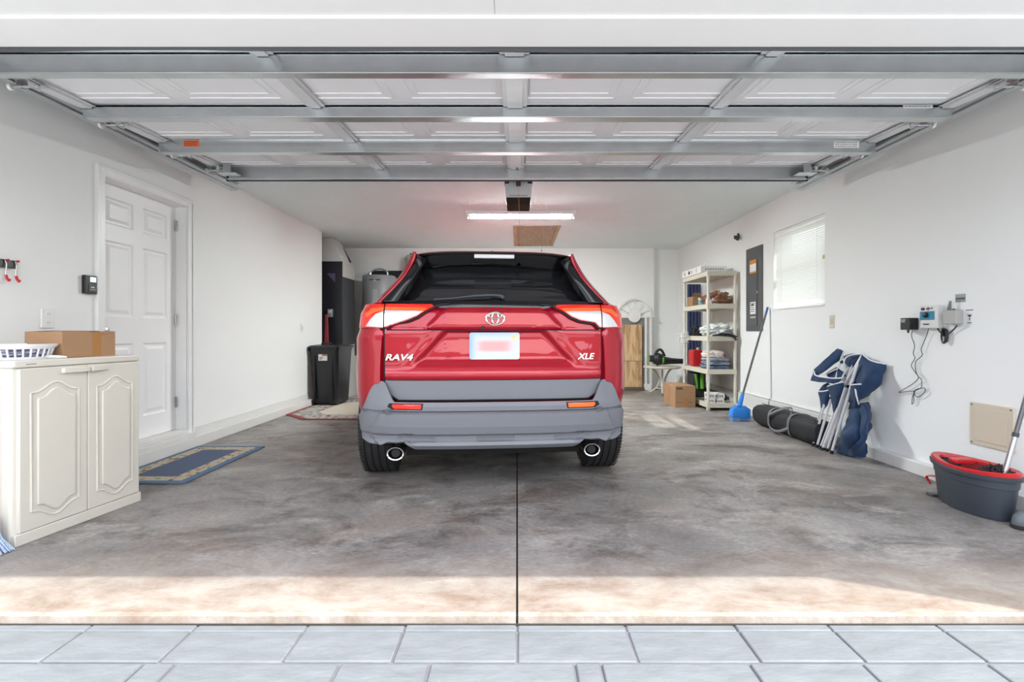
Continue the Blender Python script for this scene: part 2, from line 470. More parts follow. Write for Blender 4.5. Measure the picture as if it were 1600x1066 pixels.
# front wall with the opening; header soffit at z 2.13
OW, ZO, YO = 2.80, 2.13, 1.36
bm = NB()
for s in (-1, 1):
    a, b = sorted((s * OW, s * 3.4)); box(bm, a, b, YO, YF, -.12, 2.9)
box(bm, -OW, OW, YO, YF, ZO, 2.9)
box(bm, -3.75, 3.02, YF - .02, 9.0, 2.62, 2.7)      # roof deck above
struct(finish('wall_front', bm, M_wallfront))
bm = NB()
box(bm, -OW, OW, 1.79, 1.975, ZO - .016, ZO - .0005)
struct(finish('trim_2', bm, M_wallfront, bevel=.005, seg=3))
bm = NB()
box(bm, -OW, -.08, YO, 1.789, ZO - .006, ZO - .0005); box(bm, -.078, OW, YO, 1.789, ZO - .006, ZO - .0005)
struct(finish('trim_3', bm, M_wallfront, bevel=.001))
# wavy rubber lip hanging along the inner edge of the header
bm = NB()
prev = None
for i in range(121):
    x = -OW + 2 * OW * i / 120
    zb = ZO - .024 - .004 * sin(x * 2.1 + 1) - .003 * sin(x * 5.3)
    cur = [bm.verts.new((x, 1.976, ZO + .0)), bm.verts.new((x, 1.985, zb)), bm.verts.new((x, 1.99, zb)), bm.verts.new((x, 1.985, ZO))]
    if prev:
        for k in range(4): bm.faces.new((prev[k], prev[(k + 1) % 4], cur[(k + 1) % 4], cur[k]))
    prev = cur
struct(finish('trim_4', bm, M_dark))
# curbs and base bands
bm = NB()
box(bm, XL, -2.762, YF, 7.21, 0, .09)
box(bm, XL, XL + .006, 4.34, 7.21, .09, .162)
struct(finish('baseboard_left', bm, M_curb, bevel=.006, seg=3))
bm = NB()
box(bm, 2.765, XR, YF, 8.75, 0, .09)
box(bm, 2.79, XR, 4.35, 8.75, .09, .235); box(bm, 2.80, XR, 4.35, 8.75, .238, .253)
struct(finish('baseboard_right', bm, M_curb, bevel=.006, seg=3))

# ---- house door in the left wall
dr = bpy.data.objects.new('door_1', None); COL.objects.link(dr); struct(dr)
dr.location = (XL, DY0, 0); dr.rotation_euler = (0, 0, R(90))        # local x = along wall (+Y), local y = into wall
W = DY1 - DY0
def panelled(bm, x0, x1, z0, z1, y, panels, depth=.010, inset=.022):
    """slab face with recessed fields and a raised centre; face looks towards -y."""
    xs = sorted({x0, x1} | {v for p in panels for v in p[:2]}); zs = sorted({z0, z1} | {v for p in panels for v in p[2:]})
    isp = lambda a, b, c, d: any(abs(a - p[0]) < 1e-6 and abs(b - p[1]) < 1e-6 and abs(c - p[2]) < 1e-6 and abs(d - p[3]) < 1e-6 for p in panels)
    for a, b in zip(xs, xs[1:]):
        for c, d in zip(zs, zs[1:]):
            if isp(a, b, c, d): 
                lv = [(0, 0), (inset * .5, depth), (inset * 1.0, depth), (inset * 1.9, depth * .25)]
                rings = []
                for i, dd in lv:
                    rings.append([bm.verts.new(q) for q in ((a + i, y + dd, c + i), (b - i, y + dd, c + i), (b - i, y + dd, d - i), (a + i, y + dd, d - i))])
                for A, B in zip(rings, rings[1:]):
                    for k in range(4): bm.faces.new((A[k], A[(k + 1) % 4], B[(k + 1) % 4], B[k]))
                bm.faces.new(rings[-1])
            else:
                bm.faces.new([bm.verts.new(q) for q in ((a, y, c), (b, y, c), (b, y, d), (a, y, d))])
    y2 = y + .035
    bm.faces.new([bm.verts.new(q) for q in ((x0, y2, z0), (x1, y2, z0), (x1, y2, z1), (x0, y2, z1))])
    for (a, c, b, d) in ((x0, z0, x1, z0), (x1, z0, x1, z1), (x1, z1, x0, z1), (x0, z1, x0, z0)):
        bm.faces.new([bm.verts.new(q) for q in ((a, y, c), (b, y, d), (b, y2, d), (a, y2, c))])
bm = NB()
P = [(a - DY0, b - DY0, c, d) for a, b in ((3.52, 3.785), (3.885, 4.15)) for c, d in ((1.76, 1.955), (1.10, 1.645), (.335, .905))]
panelled(bm, .004, W - .004, DZ0 + .006, DZ1 - .004, .09, P, .012, .026)
finish('leaf', bm, M_trim, dr, smooth=False)
bm = NB()
for a, b, z0, z1 in ((-.07, 0, DZ0 - .09, DZ1 + .065), (W, W + .07, DZ0 - .09, DZ1 + .065), (0, W, DZ1, DZ1 + .065)):
    box(bm, a, b, -.016, -.0005, z0, z1)
box(bm, -.07, -.05, -.024, -.016, DZ0 - .09, DZ1 + .065); box(bm, W + .05, W + .07, -.024, -.016, DZ0 - .09, DZ1 + .065)
box(bm, -.05, W + .05, -.024, -.016, DZ1 + .045, DZ1 + .065)
finish('casing', bm, M_trim, dr, bevel=.004)
bm = NB()
box(bm, -.0005, .003, 0, .13, DZ0, DZ1); box(bm, W - .003, W + .0005, 0, .13, DZ0, DZ1); box(bm, 0, W, 0, .13, DZ1 - .003, DZ1)
finish('jamb', bm, M_trim, dr)
bm = NB(); box(bm, 0, W, -.02, .12, DZ0 - .03, DZ0 + .001); box(bm, -.07, W + .07, -.045, -.0005, .09, DZ0 - .03)
finish('sill', bm, M_curb, dr, bevel=.004)
bm = NB()
Mk = Matrix.Translation((.065, .09, 1.0)) @ Matrix.Rotation(R(90), 4, 'X')
lathe(bm, [(.030, 0), (.030, .006), (.012, .010), (.012, .03), (.022, .036), (.028, .048), (.026, .06), (.015, .066)], 24, Mk)
finish('door_knob', bm, M_steel, dr)
bm = NB()
for z in (.35, 1.05, 1.85): cyl(bm, (W - .012, .083, z), (W - .012, .083, z + .09), .007, 8)
finish('hinge', bm, M_steel, dr)

# ---- window with mini blinds in the right wall
wn = bpy.data.objects.new('window_1', None); COL.objects.link(wn); struct(wn)
wn.location = (XR, WY1, WZ0); wn.rotation_euler = (0, 0, R(-90))      # local x along wall towards camera, y outwards
WW, WH = WY1 - WY0, WZ1 - WZ0
bm = NB()
fr = .04
for x0, x1, z0, z1 in ((0, fr, 0, WH), (WW - fr, WW, 0, WH), (fr, WW - fr, 0, fr), (fr, WW - fr, WH - fr, WH), (fr, WW - fr, WH * .49, WH * .49 + .05)):
    box(bm, x0, x1, .13, .17, z0, z1)
finish('window_frame', bm, M_trim, wn, bevel=.003)
M_glass = bpy.data.materials.new('window_glass'); M_glass.use_nodes = True
n = M_glass.node_tree; n.nodes.clear()
go = n.nodes.new('ShaderNodeOutputMaterial'); mx = n.nodes.new('ShaderNodeMixShader'); tb = n.nodes.new('ShaderNodeBsdfTransparent'); gb = n.nodes.new('ShaderNodeBsdfGlossy')
gb.inputs['Roughness'].default_value = .02; mx.inputs[0].default_value = .07
tb.inputs[0].default_value = (.97, .98, .98, 1)
n.links.new(tb.outputs[0], mx.inputs[1]); n.links.new(gb.outputs[0], mx.inputs[2]); n.links.new(mx.outputs[0], go.inputs[0])
obox('pane', M_glass, fr, WW - fr, .148, .152, fr, WH - fr, wn, bevel=0)
bm = NB()
box(bm, -.0, WW, -.012, .12, -.018, .002)
finish('window_sill', bm, M_trim, wn, bevel=.004)
bl = thing('window_blind', 'white mini blind with tilted horizontal slats covering the window on the right wall', 'blind', (XR, WY1, WZ0), R(-90))
M_slat = mat('blind_slat', (.88, .88, .86), .4)
p_ = M_slat.node_tree.nodes['Principled BSDF']
tl = M_slat.node_tree.nodes.new('ShaderNodeBsdfTranslucent'); tl.inputs[0].default_value = (.92, .92, .90, 1)
ms_ = M_slat.node_tree.nodes.new('ShaderNodeMixShader'); ms_.inputs[0].default_value = .6
mo = M_slat.node_tree.nodes['Material Output']
M_slat.node_tree.links.new(p_.outputs[0], ms_.inputs[1]); M_slat.node_tree.links.new(tl.outputs[0], ms_.inputs[2]); M_slat.node_tree.links.new(ms_.outputs[0], mo.inputs[0])
obox('head_rail', M_trim, .006, WW - .006, .012, .040, WH - .028, WH - .002, bl, bevel=.002)
ns = 35; z0s = .022; stp = (WH - .06) / ns
sl_me = None
for i in range(ns):
    z = z0s + stp * (i + .5)
    if sl_me is None:
        bm = NB()
        Ms = Matrix.Rotation(R(61), 4, 'X')
        for s in range(6):
            pass
        prof = [(-.017 + .034 * k / 6, .0012 * (1 - ((k - 3) / 3) ** 2)) for k in range(7)]
        top = [(a, b + .0004) for a, b in prof]; bot = [(a, b - .0004) for a, b in prof][::-1]
        M2 = Matrix.Rotation(R(53), 4, 'X')
        prism(bm, [(a, b) for a, b in top + bot], .008, WW - .008, 'x', M2)
        o = finish('slat', bm, M_slat, bl, loc=(0, .026, z)); sl_me = o.data
    else:
        o = bpy.data.objects.new('slat', sl_me); COL.objects.link(o); o.parent = bl; o.location = (0, .026, z)
obox('bottom_rail', M_trim, .008, WW - .008, .018, .034, .004, .018, bl, bevel=.002)
for x in (.14, WW - .14):
    bm = NB(); cyl(bm, (x, .011, .02), (x, .011, WH - .02), .0012, 6)
    finish('ladder_cord', bm, M_white, bl)
obox('sash_latch', mat('latch_brass', (.62, .50, .28), .5), WW - .045, WW - .012, .004, .012, WH * .50, WH * .50 + .035, bl, bevel=.002)

# ------------------------------------------------------------------ overhead garage door (raised)
def dz(y): return 2.228 + .06 * (y - 2.21)
gd = thing('garage_door', 'raised sectional garage door seen from below with galvanized struts across white panels', 'garage door', (0, 2.0, 2.2))
def G(bm, name, m, **k):
    for v in bm.verts: v.co -= Vector((0, 2.0, 2.2))
    return finish(name, bm, m, gd, **k)
secs = [(1.995, 2.24), (2.25, 2.83), (2.84, 3.43), (3.44, 4.12)]
for (a, b) in secs:
    bm = NB()
    th = .04
    vs4 = []
    box(bm, -2.44, 2.44, a, b, dz(a), dz(a) + th)
    for v in bm.verts: v.co.z += dz(v.co.y) - dz(a)
    if b - a > .4:      # embossed fields and stiffening ribs of each section
        for i in range(8):
            x0 = -2.38 + i * .6; x1 = x0 + .50
            ya, yb = a + .11, b - .13
            for (p, q, r2, s2) in ((x0, x1, ya, ya + .012), (x0, x1, yb, yb + .012), (x0, x0 + .012, ya, yb), (x1, x1 + .012, ya, yb), (x0 + .045, x1 - .03, ya + .06, ya + .066), (x0 + .045, x1 - .03, yb - .06, yb - .054), (x0 + .045, x0 + .051, ya + .06, yb - .06), (x1 - .036, x1 - .03, ya + .06, yb - .06)):
                vv = box(bm, p, q, r2, s2, -.005, .002)
                for v in vv: v.co.z += dz(v.co.y)
    for ye in (a + .004, b - .03):
        vv = box(bm, -2.44, 2.44, ye, ye + .024, -.012, .002)
        for v in vv: v.co.z += dz(v.co.y)
    G(bm, 'door_section', M_doorpanel, bevel=.002)
struts = [(2.21, 2.135, .05), (2.80, 2.195, .07), (3.395, 2.213, .06)]
for (y, zb, d) in struts:
    bm = NB()
    zt = dz(y) - .001
    box(bm, -2.44, 2.44, y, y + .003, zb, zt)
    box(bm, -2.44, 2.44, y + .003, y + d, zb, zb + .003)
    box(bm, -2.44, 2.44, y + d - .003, y + d, zb + .003, zb + .018)
    box(bm, -2.44, 2.44, y - .0035, y, zb - .001, zb + .006)
    box(bm, -2.44, 2.44, y - .02, y, zt - .004, zt - .001)
    G(bm, 'strut', M_galv, bevel=.0015)
bm = NB()
box(bm, -2.36, 2.36, 4.085, 4.09, 2.25, dz(4.09)); box(bm, -2.38, 2.38, 4.09, 4.118, 2.243, 2.252)
G(bm, 'bottom_bar', M_galv, bevel=.0015)
bm = NB(); box(bm, -2.4, 2.4, 4.12, 4.135, 2.238, 2.39); G(bm, 'weather_seal', M_rubber)
for xs_, wd in ((-2.41, .06), (-1.125, .055), (-.012, .085), (1.125, .055), (2.41, .06)):
    for (a, b) in ((1.998, 2.206), (2.262, 2.795), (2.875, 3.39), (3.46, 4.08)):
        bm = NB()
        vv = box(bm, xs_ - wd / 2, xs_ + wd / 2, a, b, -.022, -.0125)
        for sx in (-1, 1):
            vv += box(bm, xs_ + sx * (wd / 2 + .012) - .012, xs_ + sx * (wd / 2 + .012) + .012, a, b, -.0125, -.0115)
        for v in vv: v.co.z += dz(v.co.y)
        G(bm, 'stile', M_stile, bevel=.001)
for xs_ in (-1.125, -.012, 1.125):
    for y in (2.285, 2.9, 3.485):
        bm = NB()
        z = dz(y) - .03
        box(bm, xs_ - .028, xs_ + .028, y - .02, y + .04, z, z + .006); cyl(bm, (xs_ - .03, y, z), (xs_ + .03, y, z), .007, 8)
        for dx in (-.015, .015): cyl(bm, (xs_ + dx, y + .025, z - .004), (xs_ + dx, y + .025, z), .005, 6)
        G(bm, 'hinge', M_galvd)
for s in (-1, 1):
    for y in (2.45, 2.98, 3.6, 4.0):
        bm = NB(); z = dz(y) - .05
        a, b = sorted((s * 2.36, s * 2.44))
        box(bm, a, b, y - .05, y + .06, z + .02, z + .026)
        box(bm, s * 2.43 - .003, s * 2.43 + .003, y - .03, y + .03, z - .012, z + .02)
        box(bm, s * 2.37 - .003, s * 2.37 + .003, y - .03, y + .03, z - .012, z + .02)
        cyl(bm, (s * 2.35, y, z), (s * 2.475, y, z), .006, 8)
        G(bm, 'roller_bracket', M_galv)
        bm = NB(); cyl(bm, (s * 2.475, y, z), (s * 2.49, y, z), .018, 16); G(bm, 'roller', M_white)
bm = NB()
for s in (-1, 1):   # corner brackets at the bottom section
    a, b = sorted((s * 2.25, s * 2.40)); box(bm, a, b, 3.98, 4.07, 2.262, 2.267)
    box(bm, s * 2.31 - .03, s * 2.31 + .03, 3.97, 3.975, 2.262, 2.33)
G(bm, 'corner_bracket', M_galv)
bm = NB()       # arm joining opener rail to door
tube(bm, smooth_path([(0, 4.02, 2.30), (0, 4.10, 2.40), (0, 4.18, 2.41)]), .008, 8)
G(bm, 'lift_arm', M_galvd)
M_sticker = mat('sticker_white', (.8, .8, .8), .5)
M_orange = mat('sticker_orange', (.75, .13, .03), .5)
def sticker(px0, px1, py0, py1, Y, m, lines, inkm):
    a = pt(px0, py0, Y=Y); b = pt(px1, py1, Y=Y)
    bm = NB(); box(bm, a.x, b.x, Y - .0012, Y - .0002, b.z, a.z)
    o = G(bm, 'sticker', m)
    bm = NB(); r2 = random.Random(int(px0))
    hgt = a.z - b.z; wdt = b.x - a.x
    for k in range(lines):
        z = a.z - hgt * (k + .6) / (lines + .3)
        x = a.x + wdt * .05
        while x < b.x - wdt * .12:
            l = r2.uniform(.02, .09) * wdt; box(bm, x, x + l, Y - .0018, Y - .0012, z - hgt * .05, z + hgt * .05); x += l + wdt * .02
    for v in bm.verts: v.co -= Vector((0, 2.0, 2.2))
    finish('print', bm, inkm, o)
sticker(1411, 1457, 158, 169, 2.80, M_sticker, 3, M_ink)
sticker(1303, 1342, 221, 231, 3.395, M_sticker, 3, M_ink)
sticker(287, 311, 220, 229, 3.395, M_orange, 3, M_blackm)

# tracks
for s, side in ((-1, 'left'), (1, 'right')):
    t = thing('door_track', 'galvanized steel overhead door track along the %s garage wall' % side, 'garage door track', (s * 2.5, 2.0, 2.24), group='overhead door tracks')
    def loc_(bm):
        for v in bm.verts: v.co = Vector((s * v.co.x, v.co.y, v.co.z))
    bm = NB()
    def zt(y): return .006 + .0115 * y
    for (x0, x1, z0, z1) in ((.018, .021, 0, .055), (-.018, .018, 0, .003), (-.018, .018, .052, .055), (-.021, -.018, 0, .012), (-.021, -.018, .043, .055)):
        vv = box(bm, x0, x1, 0, 2.5, z0, z1)
        for v in vv: v.co.z += zt(v.co.y)
    loc_(bm); finish('channel', bm, M_galvd, t)
    bm = NB()
    for (x0, x1, z0, z1) in ((.024, .027, -.01, .08), (.027, .075, -.01, -.007)):
        vv = box(bm, x0, x1, 0, 2.5, z0, z1)
        for v in vv: v.co.z += zt(v.co.y)
    loc_(bm); finish('angle_bar', bm, M_galvd, t)
    bm = NB()
    box(bm, .03, .033, 2.38, 2.42, .02, .199); box(bm, .03, .24, 2.36, 2.40, .196, .199)
    loc_(bm); finish('hanger_strap', bm, M_galvd, t)
    for y in (.35, 1.1, 1.9):
        bm = NB(); cyl(bm, (.010, y, .03 + .01 * y), (.018, y, .03 + .01 * y), .008, 8)
        loc_(bm); finish('bolt', bm, M_steel, t)

# ------------------------------------------------------------------ door opener
op = thing('garage_door_opener', 'grey and brown garage door opener motor hanging from the ceiling', 'garage door opener', (0.012, 4.7, 2.165))
M_opg = mat('opener_grey', (.62, .62, .63), .4)
M_opb = mat('opener_lens', (.04, .025, .02), .85, spec=.1)
bm = NB()
prism(bm, [(-.125, .205), (-.118, .07), (-.112, .062), (.112, .062), (.118, .07), (.125, .205)], -.12, .16)
finish('housing', bm, M_opg, op, bevel=.008, seg=3)
bm = NB(); prism(bm, [(-.113, .06), (-.110, .004), (-.10, 0), (.10, 0), (.110, .004), (.113, .06)], -.125, .155)
finish('light_lens', bm, M_opb, op, bevel=.006, seg=3)
bm = NB()
for k in range(10): box(bm, -.075 + k * .0165 - .003, -.075 + k * .0165 + .003, -.1215, -.118, .072, .084)
finish('vent', bm, M_blackm, op)
bm = NB()
for s in (-1, 1):
    box(bm, s * .118 - .014, s * .118 + .014, -.03, .0, .2, .262); box(bm, s * .1 - .018, s * .1 + .018, -.115, -.11, .19, .235)
box(bm, -.1, .1, -.112, -.11, .205, .245)
finish('hanger_bracket', bm, M_galvd, op)
for s in (-1, 1): obox('corner_mount', M_blackm, s * .105 - .02, s * .105 + .02, -.124, -.112, .188, .222, op, bevel=.002)
bm = NB(); box(bm, -.30, .30, -.04, -.01, .262, .274); finish('ceiling_angle', bm, M_galvd, op)
bm = NB(); box(bm, -.015, .015, -2.7, -.10, .215, .245); box(bm, -.022, .022, -.2, -.1, .19, .25); finish('rail', bm, M_galvd, op, bevel=.002)
bm = NB(); box(bm, -.02, .02, -.20, -.125, .16, .215); finish('trolley', bm, M_blackm, op, bevel=.003)
bm = NB(); tube(bm, smooth_path([(-.0, -.2, .17), (.004, -.2, .0), (.010, -.2, -.22), (.006, -.2, -.38)]), .0016, 6)
finish('release_cord', bm, mat('red_cord', (.75, .30, .16), .6), op)
bm = NB(); cyl(bm, (.006, -.2, -.38), (.006, -.2, -.40), .006, 10); finish('cord_knob', bm, M_orange, op)

# ------------------------------------------------------------------ ceiling light, attic hatch
cl = thing('ceiling_light', 'white fluorescent wraparound ceiling light with two lit tubes', 'ceiling light', (.045, 6.04, ZC))
obox('housing', M_white, -.66, .66, -.115, .13, -.026, -.0005, cl, bevel=.004)
bm = NB()
for a, b in ((-.115, -.111), (.126, .13)): box(bm, -.66, .66, a, b, -.048, -.0262)
finish('glow_shield', bm, M_white, cl)  # strips added along the fixture to keep its glow off the ceiling
bm = NB()
pf = [(-.075, -.022), (-.07, -.045), (-.05, -.062), (-.025, -.066), (0, -.060), (.03, -.066), (.06, -.062), (.085, -.045), (.09, -.022)]
prism(bm, pf, -.605, .605, 'x')
M_tube = bpy.data.materials.new('lit_diffuser'); M_tube.use_nodes = True
p_ = M_tube.node_tree.nodes['Principled BSDF']; p_.inputs['Base Color'].default_value = (.9, .9, .88, 1)
p_.inputs['Emission Color'].default_value = (.93, 1, .985, 1); p_.inputs['Emission Strength'].default_value = TUBE_LIGHT
finish('diffuser', bm, M_tube, cl)
for s in (-1, 1):
    bm = NB(); prism(bm, [(a * 1.05, b - .002 if b < -.03 else b) for a, b in pf], s * .605, s * .625, 'x'); finish('end_cap', bm, M_white, cl, bevel=.002)

ah = thing('attic_hatch', 'brown wooden attic hatch panel set in the ceiling', 'attic hatch', ((HX0 + HX1) / 2, (HY0 + HY1) / 2, ZC))
hx, hy = (HX1 - HX0) / 2, (HY1 - HY0) / 2
obox('panel', M_hatch, -hx + .05, hx - .05, -hy + .05, hy - .05, .008, .02, ah, bevel=.002)
bm = NB()
for a in ((-hx, -hx + .05, -hy, hy), (hx - .05, hx, -hy, hy), (-hx + .05, hx - .05, -hy, -hy + .05), (-hx + .05, hx - .05, hy - .05, hy)): box(bm, a[0], a[1], a[2], a[3], -.004, .03)
finish('frame', bm, M_hatchf, ah, bevel=.003)
bm = NB(); cyl(bm, (.07, -hy + .2, .01), (.07, -hy + .2, -.30), .0018, 6); cyl(bm, (.07, -hy + .2, -.30), (.07, -hy + .2, -.32), .007, 8)
finish('pull_cord', bm, M_dark, ah)

# ------------------------------------------------------------------ the car
M_paint = mat('red_car_paint', (.40, .003, .018), .32, metal=.25, coat=1)
p_ = M_paint.node_tree.nodes['Principled BSDF']; p_.inputs['Coat Roughness'].default_value = .01; p_.inputs['Coat IOR'].default_value = 1.5; p_.inputs['Specular IOR Level'].default_value = .2
M_grey = mat('grey_bumper_plastic', (.175, .182, .205), .45, bump=.04, bscale=400)
M_greyd = mat('grey_recess_shade', (.07, .073, .08), .5)  # darker grey stands in for shade in the bumper pockets
M_tint = mat('tinted_glass', (.012, .013, .015), .03, spec=.8)
M_gloss = mat('gloss_black', (.008, .008, .01), .12, spec=.6)
M_seam = mat('panel_gap', (.006, .006, .008), .8)
M_lensr = mat('red_lamp_lens', (.85, .02, .012), .08, coat=1)
M_lenso = mat('orange_lens_glint', (.95, .16, .03), .12, coat=1)  # orange glints in the lamps, put into the lens colour
M_lensc = mat('clear_lamp_lens', (.80, .82, .84), .10, coat=1, metal=.35)
M_under = mat('underbody', (.012, .012, .012), .9)

car = thing('car', 'red five-door sport utility car with grey rear bumper parked in the garage, seen from behind', 'car', (-.125, 2.95, 0), R(5))

def interp(tab, z):
    if z <= tab[0][0]: return tab[0][1:]
    for a, b in zip(tab, tab[1:]):
        if z <= b[0]:
            t = (z - a[0]) / (b[0] - a[0]); t = t * t * (3 - 2 * t) * .5 + t * .5
            return [p + (q - p) * t for p, q in zip(a[1:], b[1:])]
    return tab[-1][1:]
#        z     w     r0    c    front
BODY = [(.345, .84, .14, .42, 4.45), (.45, .87, .115, .42, 4.52), (.62, .90, .11, .42, 4.55), (.74, .90, .105, .42, 4.54), (.85, .895, .11, .40, 4.50),
        (.95, .885, .12, .32, 4.44), (1.01, .862, .118, .30, 4.30), (1.10, .855, .125, .30, 3.9), (1.165, .83, .150, .30, 3.5), (1.18, .80, .18, .30, 3.4)]
NP = 3.4
def sup(u): return 1 - max(0.0, 1 - min(1, u) ** NP) ** (1 / NP)
def rear_y(x, z):
    w_, r0, c, f = interp(BODY, z)
    return r0 + c * sup(min(abs(x) / w_, .9995))
def sstep(a, b, x):
    t = max(0, min(1, (x - a) / (b - a))); return t * t * (3 - 2 * t)
def relief(x, z):
    """pressed shape of the tailgate: recess for the plate, ledge under it, raised band above."""
    ax = abs(x); d = 0
    if z < 1.02:
        hwz = .315 + (.99 - z) / (.99 - .775) * .20
        inx = 1 - sstep(hwz - .03, hwz + .012, ax)
        topf = 1 - sstep(.985, 1.003, z)
        d = .034 * inx * topf * sstep(.765, .83, z)
        # ridge running out and down either side
        d -= .006 * sstep(hwz + .05, hwz + .10, ax) * topf * sstep(.76, .80, z)
        d -= .012 * (1 - sstep(.735, .775, z)) * (sstep(.69, .72, z))
    if z >= 1.0:
        hw2 = .42 - (z - 1.01) * .95
        d -= .016 * (1 - sstep(hw2 - .02, hw2 + .025, ax)) * sstep(1.005, 1.02, z)
        d += .010 * sstep(1.115, 1.15, z)
    return d
# body shell
def plan(z, n1=26, relief_cut=True):
    w_, r0, c, f = interp(BODY, z); P_ = []
    us = [1 - (1 - i / n1) ** 2.2 for i in range(n1)]
    for u in us: P_.append((u * w_, r0 + c * sup(u)))
    for k in range(1, 15):
        yy = r0 + c + (f - .8 - r0 - c) * k / 15; bul = 0
        P_.append((w_ , yy))
    for k in range(0, 15):
        t = k / 14 * pi / 2; P_.append((w_ * max(0, cos(t)) ** .55, f - .8 + .8 * sin(t) ** 1.0))
    return P_
bm = NB(); zs = [.345 + (1.18 - .345) * i / 40 for i in range(41)]; rings = []
for z in zs:
    H_ = plan(z); ring = []
    full = H_ + [(-x, y) for x, y in H_[-2:0:-1]]
    for x, y in full:
        if y < 1.0 and abs(x) < .69: y += .05 * (1 - sstep(.672, .684, abs(x)))
        ring.append(bm.verts.new((x, y, z)))
    rings.append(ring)
for A, B in zip(rings, rings[1:]):
    n_ = len(A)
    for k in range(n_): bm.faces.new((A[k], A[(k + 1) % n_], B[(k + 1) % n_], B[k]))
bm.faces.new(rings[0][::-1]); bm.faces.new(rings[-1])
body = finish('body', bm, [M_paint], car, angle=50)
def bool_cut(o, cutter):
    md = o.modifiers.new('cut', 'BOOLEAN'); md.object = cutter; md.operation = 'DIFFERENCE'; md.solver = 'EXACT'
    bpy.context.view_layer.update()
    dg = bpy.context.evaluated_depsgraph_get(); me = bpy.data.meshes.new_from_object(o.evaluated_get(dg))
    o.modifiers.remove(md); old = o.data; o.data = me; bpy.data.meshes.remove(old)
    bpy.data.objects.remove(cutter)
AX, FAX, WR = .72, 3.42, .352
for ya in (AX, FAX):
    for s in (-1, 1):
        bm = NB(); cyl(bm, (s * .55, ya, WR), (s * 1.1, ya, WR), .400, 40)
        c_ = finish('cutter', bm, M_under, car, smooth=False); bool_cut(body, c_)
body.name = 'body'; body.data.name = 'body'
bm = NB(); box(bm, -.56, .56, .30, 4.1, .20, .40); box(bm, -.75, .75, 1.2, 2.9, .2, .3); box(bm, -.72, .72, .17, .30, .30, .42); finish('underbody', bm, M_under, car)

def surf(name, poly, m, parent, off=.0, th=.006, yf=None, res=.028, bev=0):
    """panel with outline poly (x,z) that follows the rear surface of the car."""
    yf = yf or rear_y
    bm = NB(); f = bm.faces.new([bm.verts.new((p[0], 0, p[1])) for p in poly])
    bmesh.ops.triangulate(bm, faces=[f])
    # cut by a regular grid so the sheet bends with the surface
    x0 = min(p[0] for p in poly); x1 = max(p[0] for p in poly); z0 = min(p[1] for p in poly); z1 = max(p[1] for p in poly)
    x = x0 + res
    while x < x1: 
        bmesh.ops.bisect_plane(bm, geom=bm.verts[:] + bm.edges[:] + bm.faces[:], plane_co=(x, 0, 0), plane_no=(1, 0, 0)); x += res if abs(x) < .6 else res * .5
    z = z0 + res
    while z < z1:
        bmesh.ops.bisect_plane(bm, geom=bm.verts[:] + bm.edges[:] + bm.faces[:], plane_co=(0, 0, z), plane_no=(0, 0, 1)); z += res
    bmesh.ops.dissolve_limit(bm, angle_limit=.0001, verts=[], edges=[])
    for v in bm.verts: v.co.y = yf(v.co.x, v.co.z) - off
    bmesh.ops.recalc_face_normals(bm, faces=bm.faces)
    fr_ = bm.faces[:]
    ext = bmesh.ops.extrude_face_region(bm, geom=fr_)
    for g in ext['geom']:
        if isinstance(g, bmesh.types.BMVert): g.co.y += th
    return finish(name, bm, m, parent, angle=40)

def tg_y(x, z): return rear_y(x, z) + relief(x, z)
# tailgate: painted upper, plastic lower
def tg_half(z): return .672 if z > .72 else .672 - .10 * ((.72 - z) / .15) ** 2.2
upper = [(-.672, .70)] + [(.672, .70), (.672, 1.015), (.672, 1.165), (-.672, 1.165)]
hatch = surf('tailgate', [(-.668, .697), (.668, .697), (.672, .85), (.672, 1.165), (-.672, 1.165), (-.672, .85)], M_paint, car, 0, .03, tg_y, .011)
lowp = [(-.668, .694)]
for i in range(9):
    z = .694 - .117 * i / 8; lowp.append((-(.668 - .085 * (i / 8) ** 3), z))
lowp = lowp + [(-x, z) for x, z in lowp[::-1]]
surf('tailgate_trim', lowp, M_grey, hatch, .004, .03, tg_y, .02)
# dark gap line round the gate
def gap(name, path2, r, par, off=.001):
    bm = NB(); tube(bm, [(x, rear_y(x, z) - off, z) for x, z in path2], r, 6); return finish(name, bm, M_seam, par)
for s in (-1, 1):
    gp = [(s * .676, 1.165 - .47 * i / 14) for i in range(15)]
    for i in range(1, 9): gp.append((s * (.676 - .085 * (i / 8) ** 3), .695 - .12 * i / 8))
    gap('panel_gap', gp, .0045, body, -.001)
gap('panel_gap', [(-.59 + 1.18 * i / 30, .573) for i in range(31)], .006, body)

# bumper : lofted band round the rear
def bump_top(x):
    a = abs(x) * .94 / BW if abs(x) > .7 else abs(x)
    if a < .60: return .570
    if a < .685: return .570 + (.692 - .570) * sstep(.60, .685, a)
    if a < .80: return .692 - .02 * (a - .685) / .115
    return .672 - .20 * sstep(.80, .935, a)
def bump_bot(x):
    a = abs(x)
    if a < .45: return .288
    if a < .70: return .288 + .05 * sstep(.47, .56, a) - .03 * sstep(.63, .70, a)
    return .308 + .05 * sstep(.72, .90, a)
PROF = [(.25, .10), (.288, .075), (.315, .045), (.335, .050), (.345, .062), (.372, .058), (.385, .034), (.43, .018), (.49, .008), (.506, .006), (.511, .022), (.516, .026), (.521, .012), (.545, .030), (.57, .040), (.70, .075)]
def prof(z):
    if z <= PROF[0][0]: return PROF[0][1]
    for a, b in zip(PROF, PROF[1:]):
        if z <= b[0]: return a[1] + (b[1] - a[1]) * (z - a[0]) / (b[0] - a[0])
    return PROF[-1][1]
BW = .855
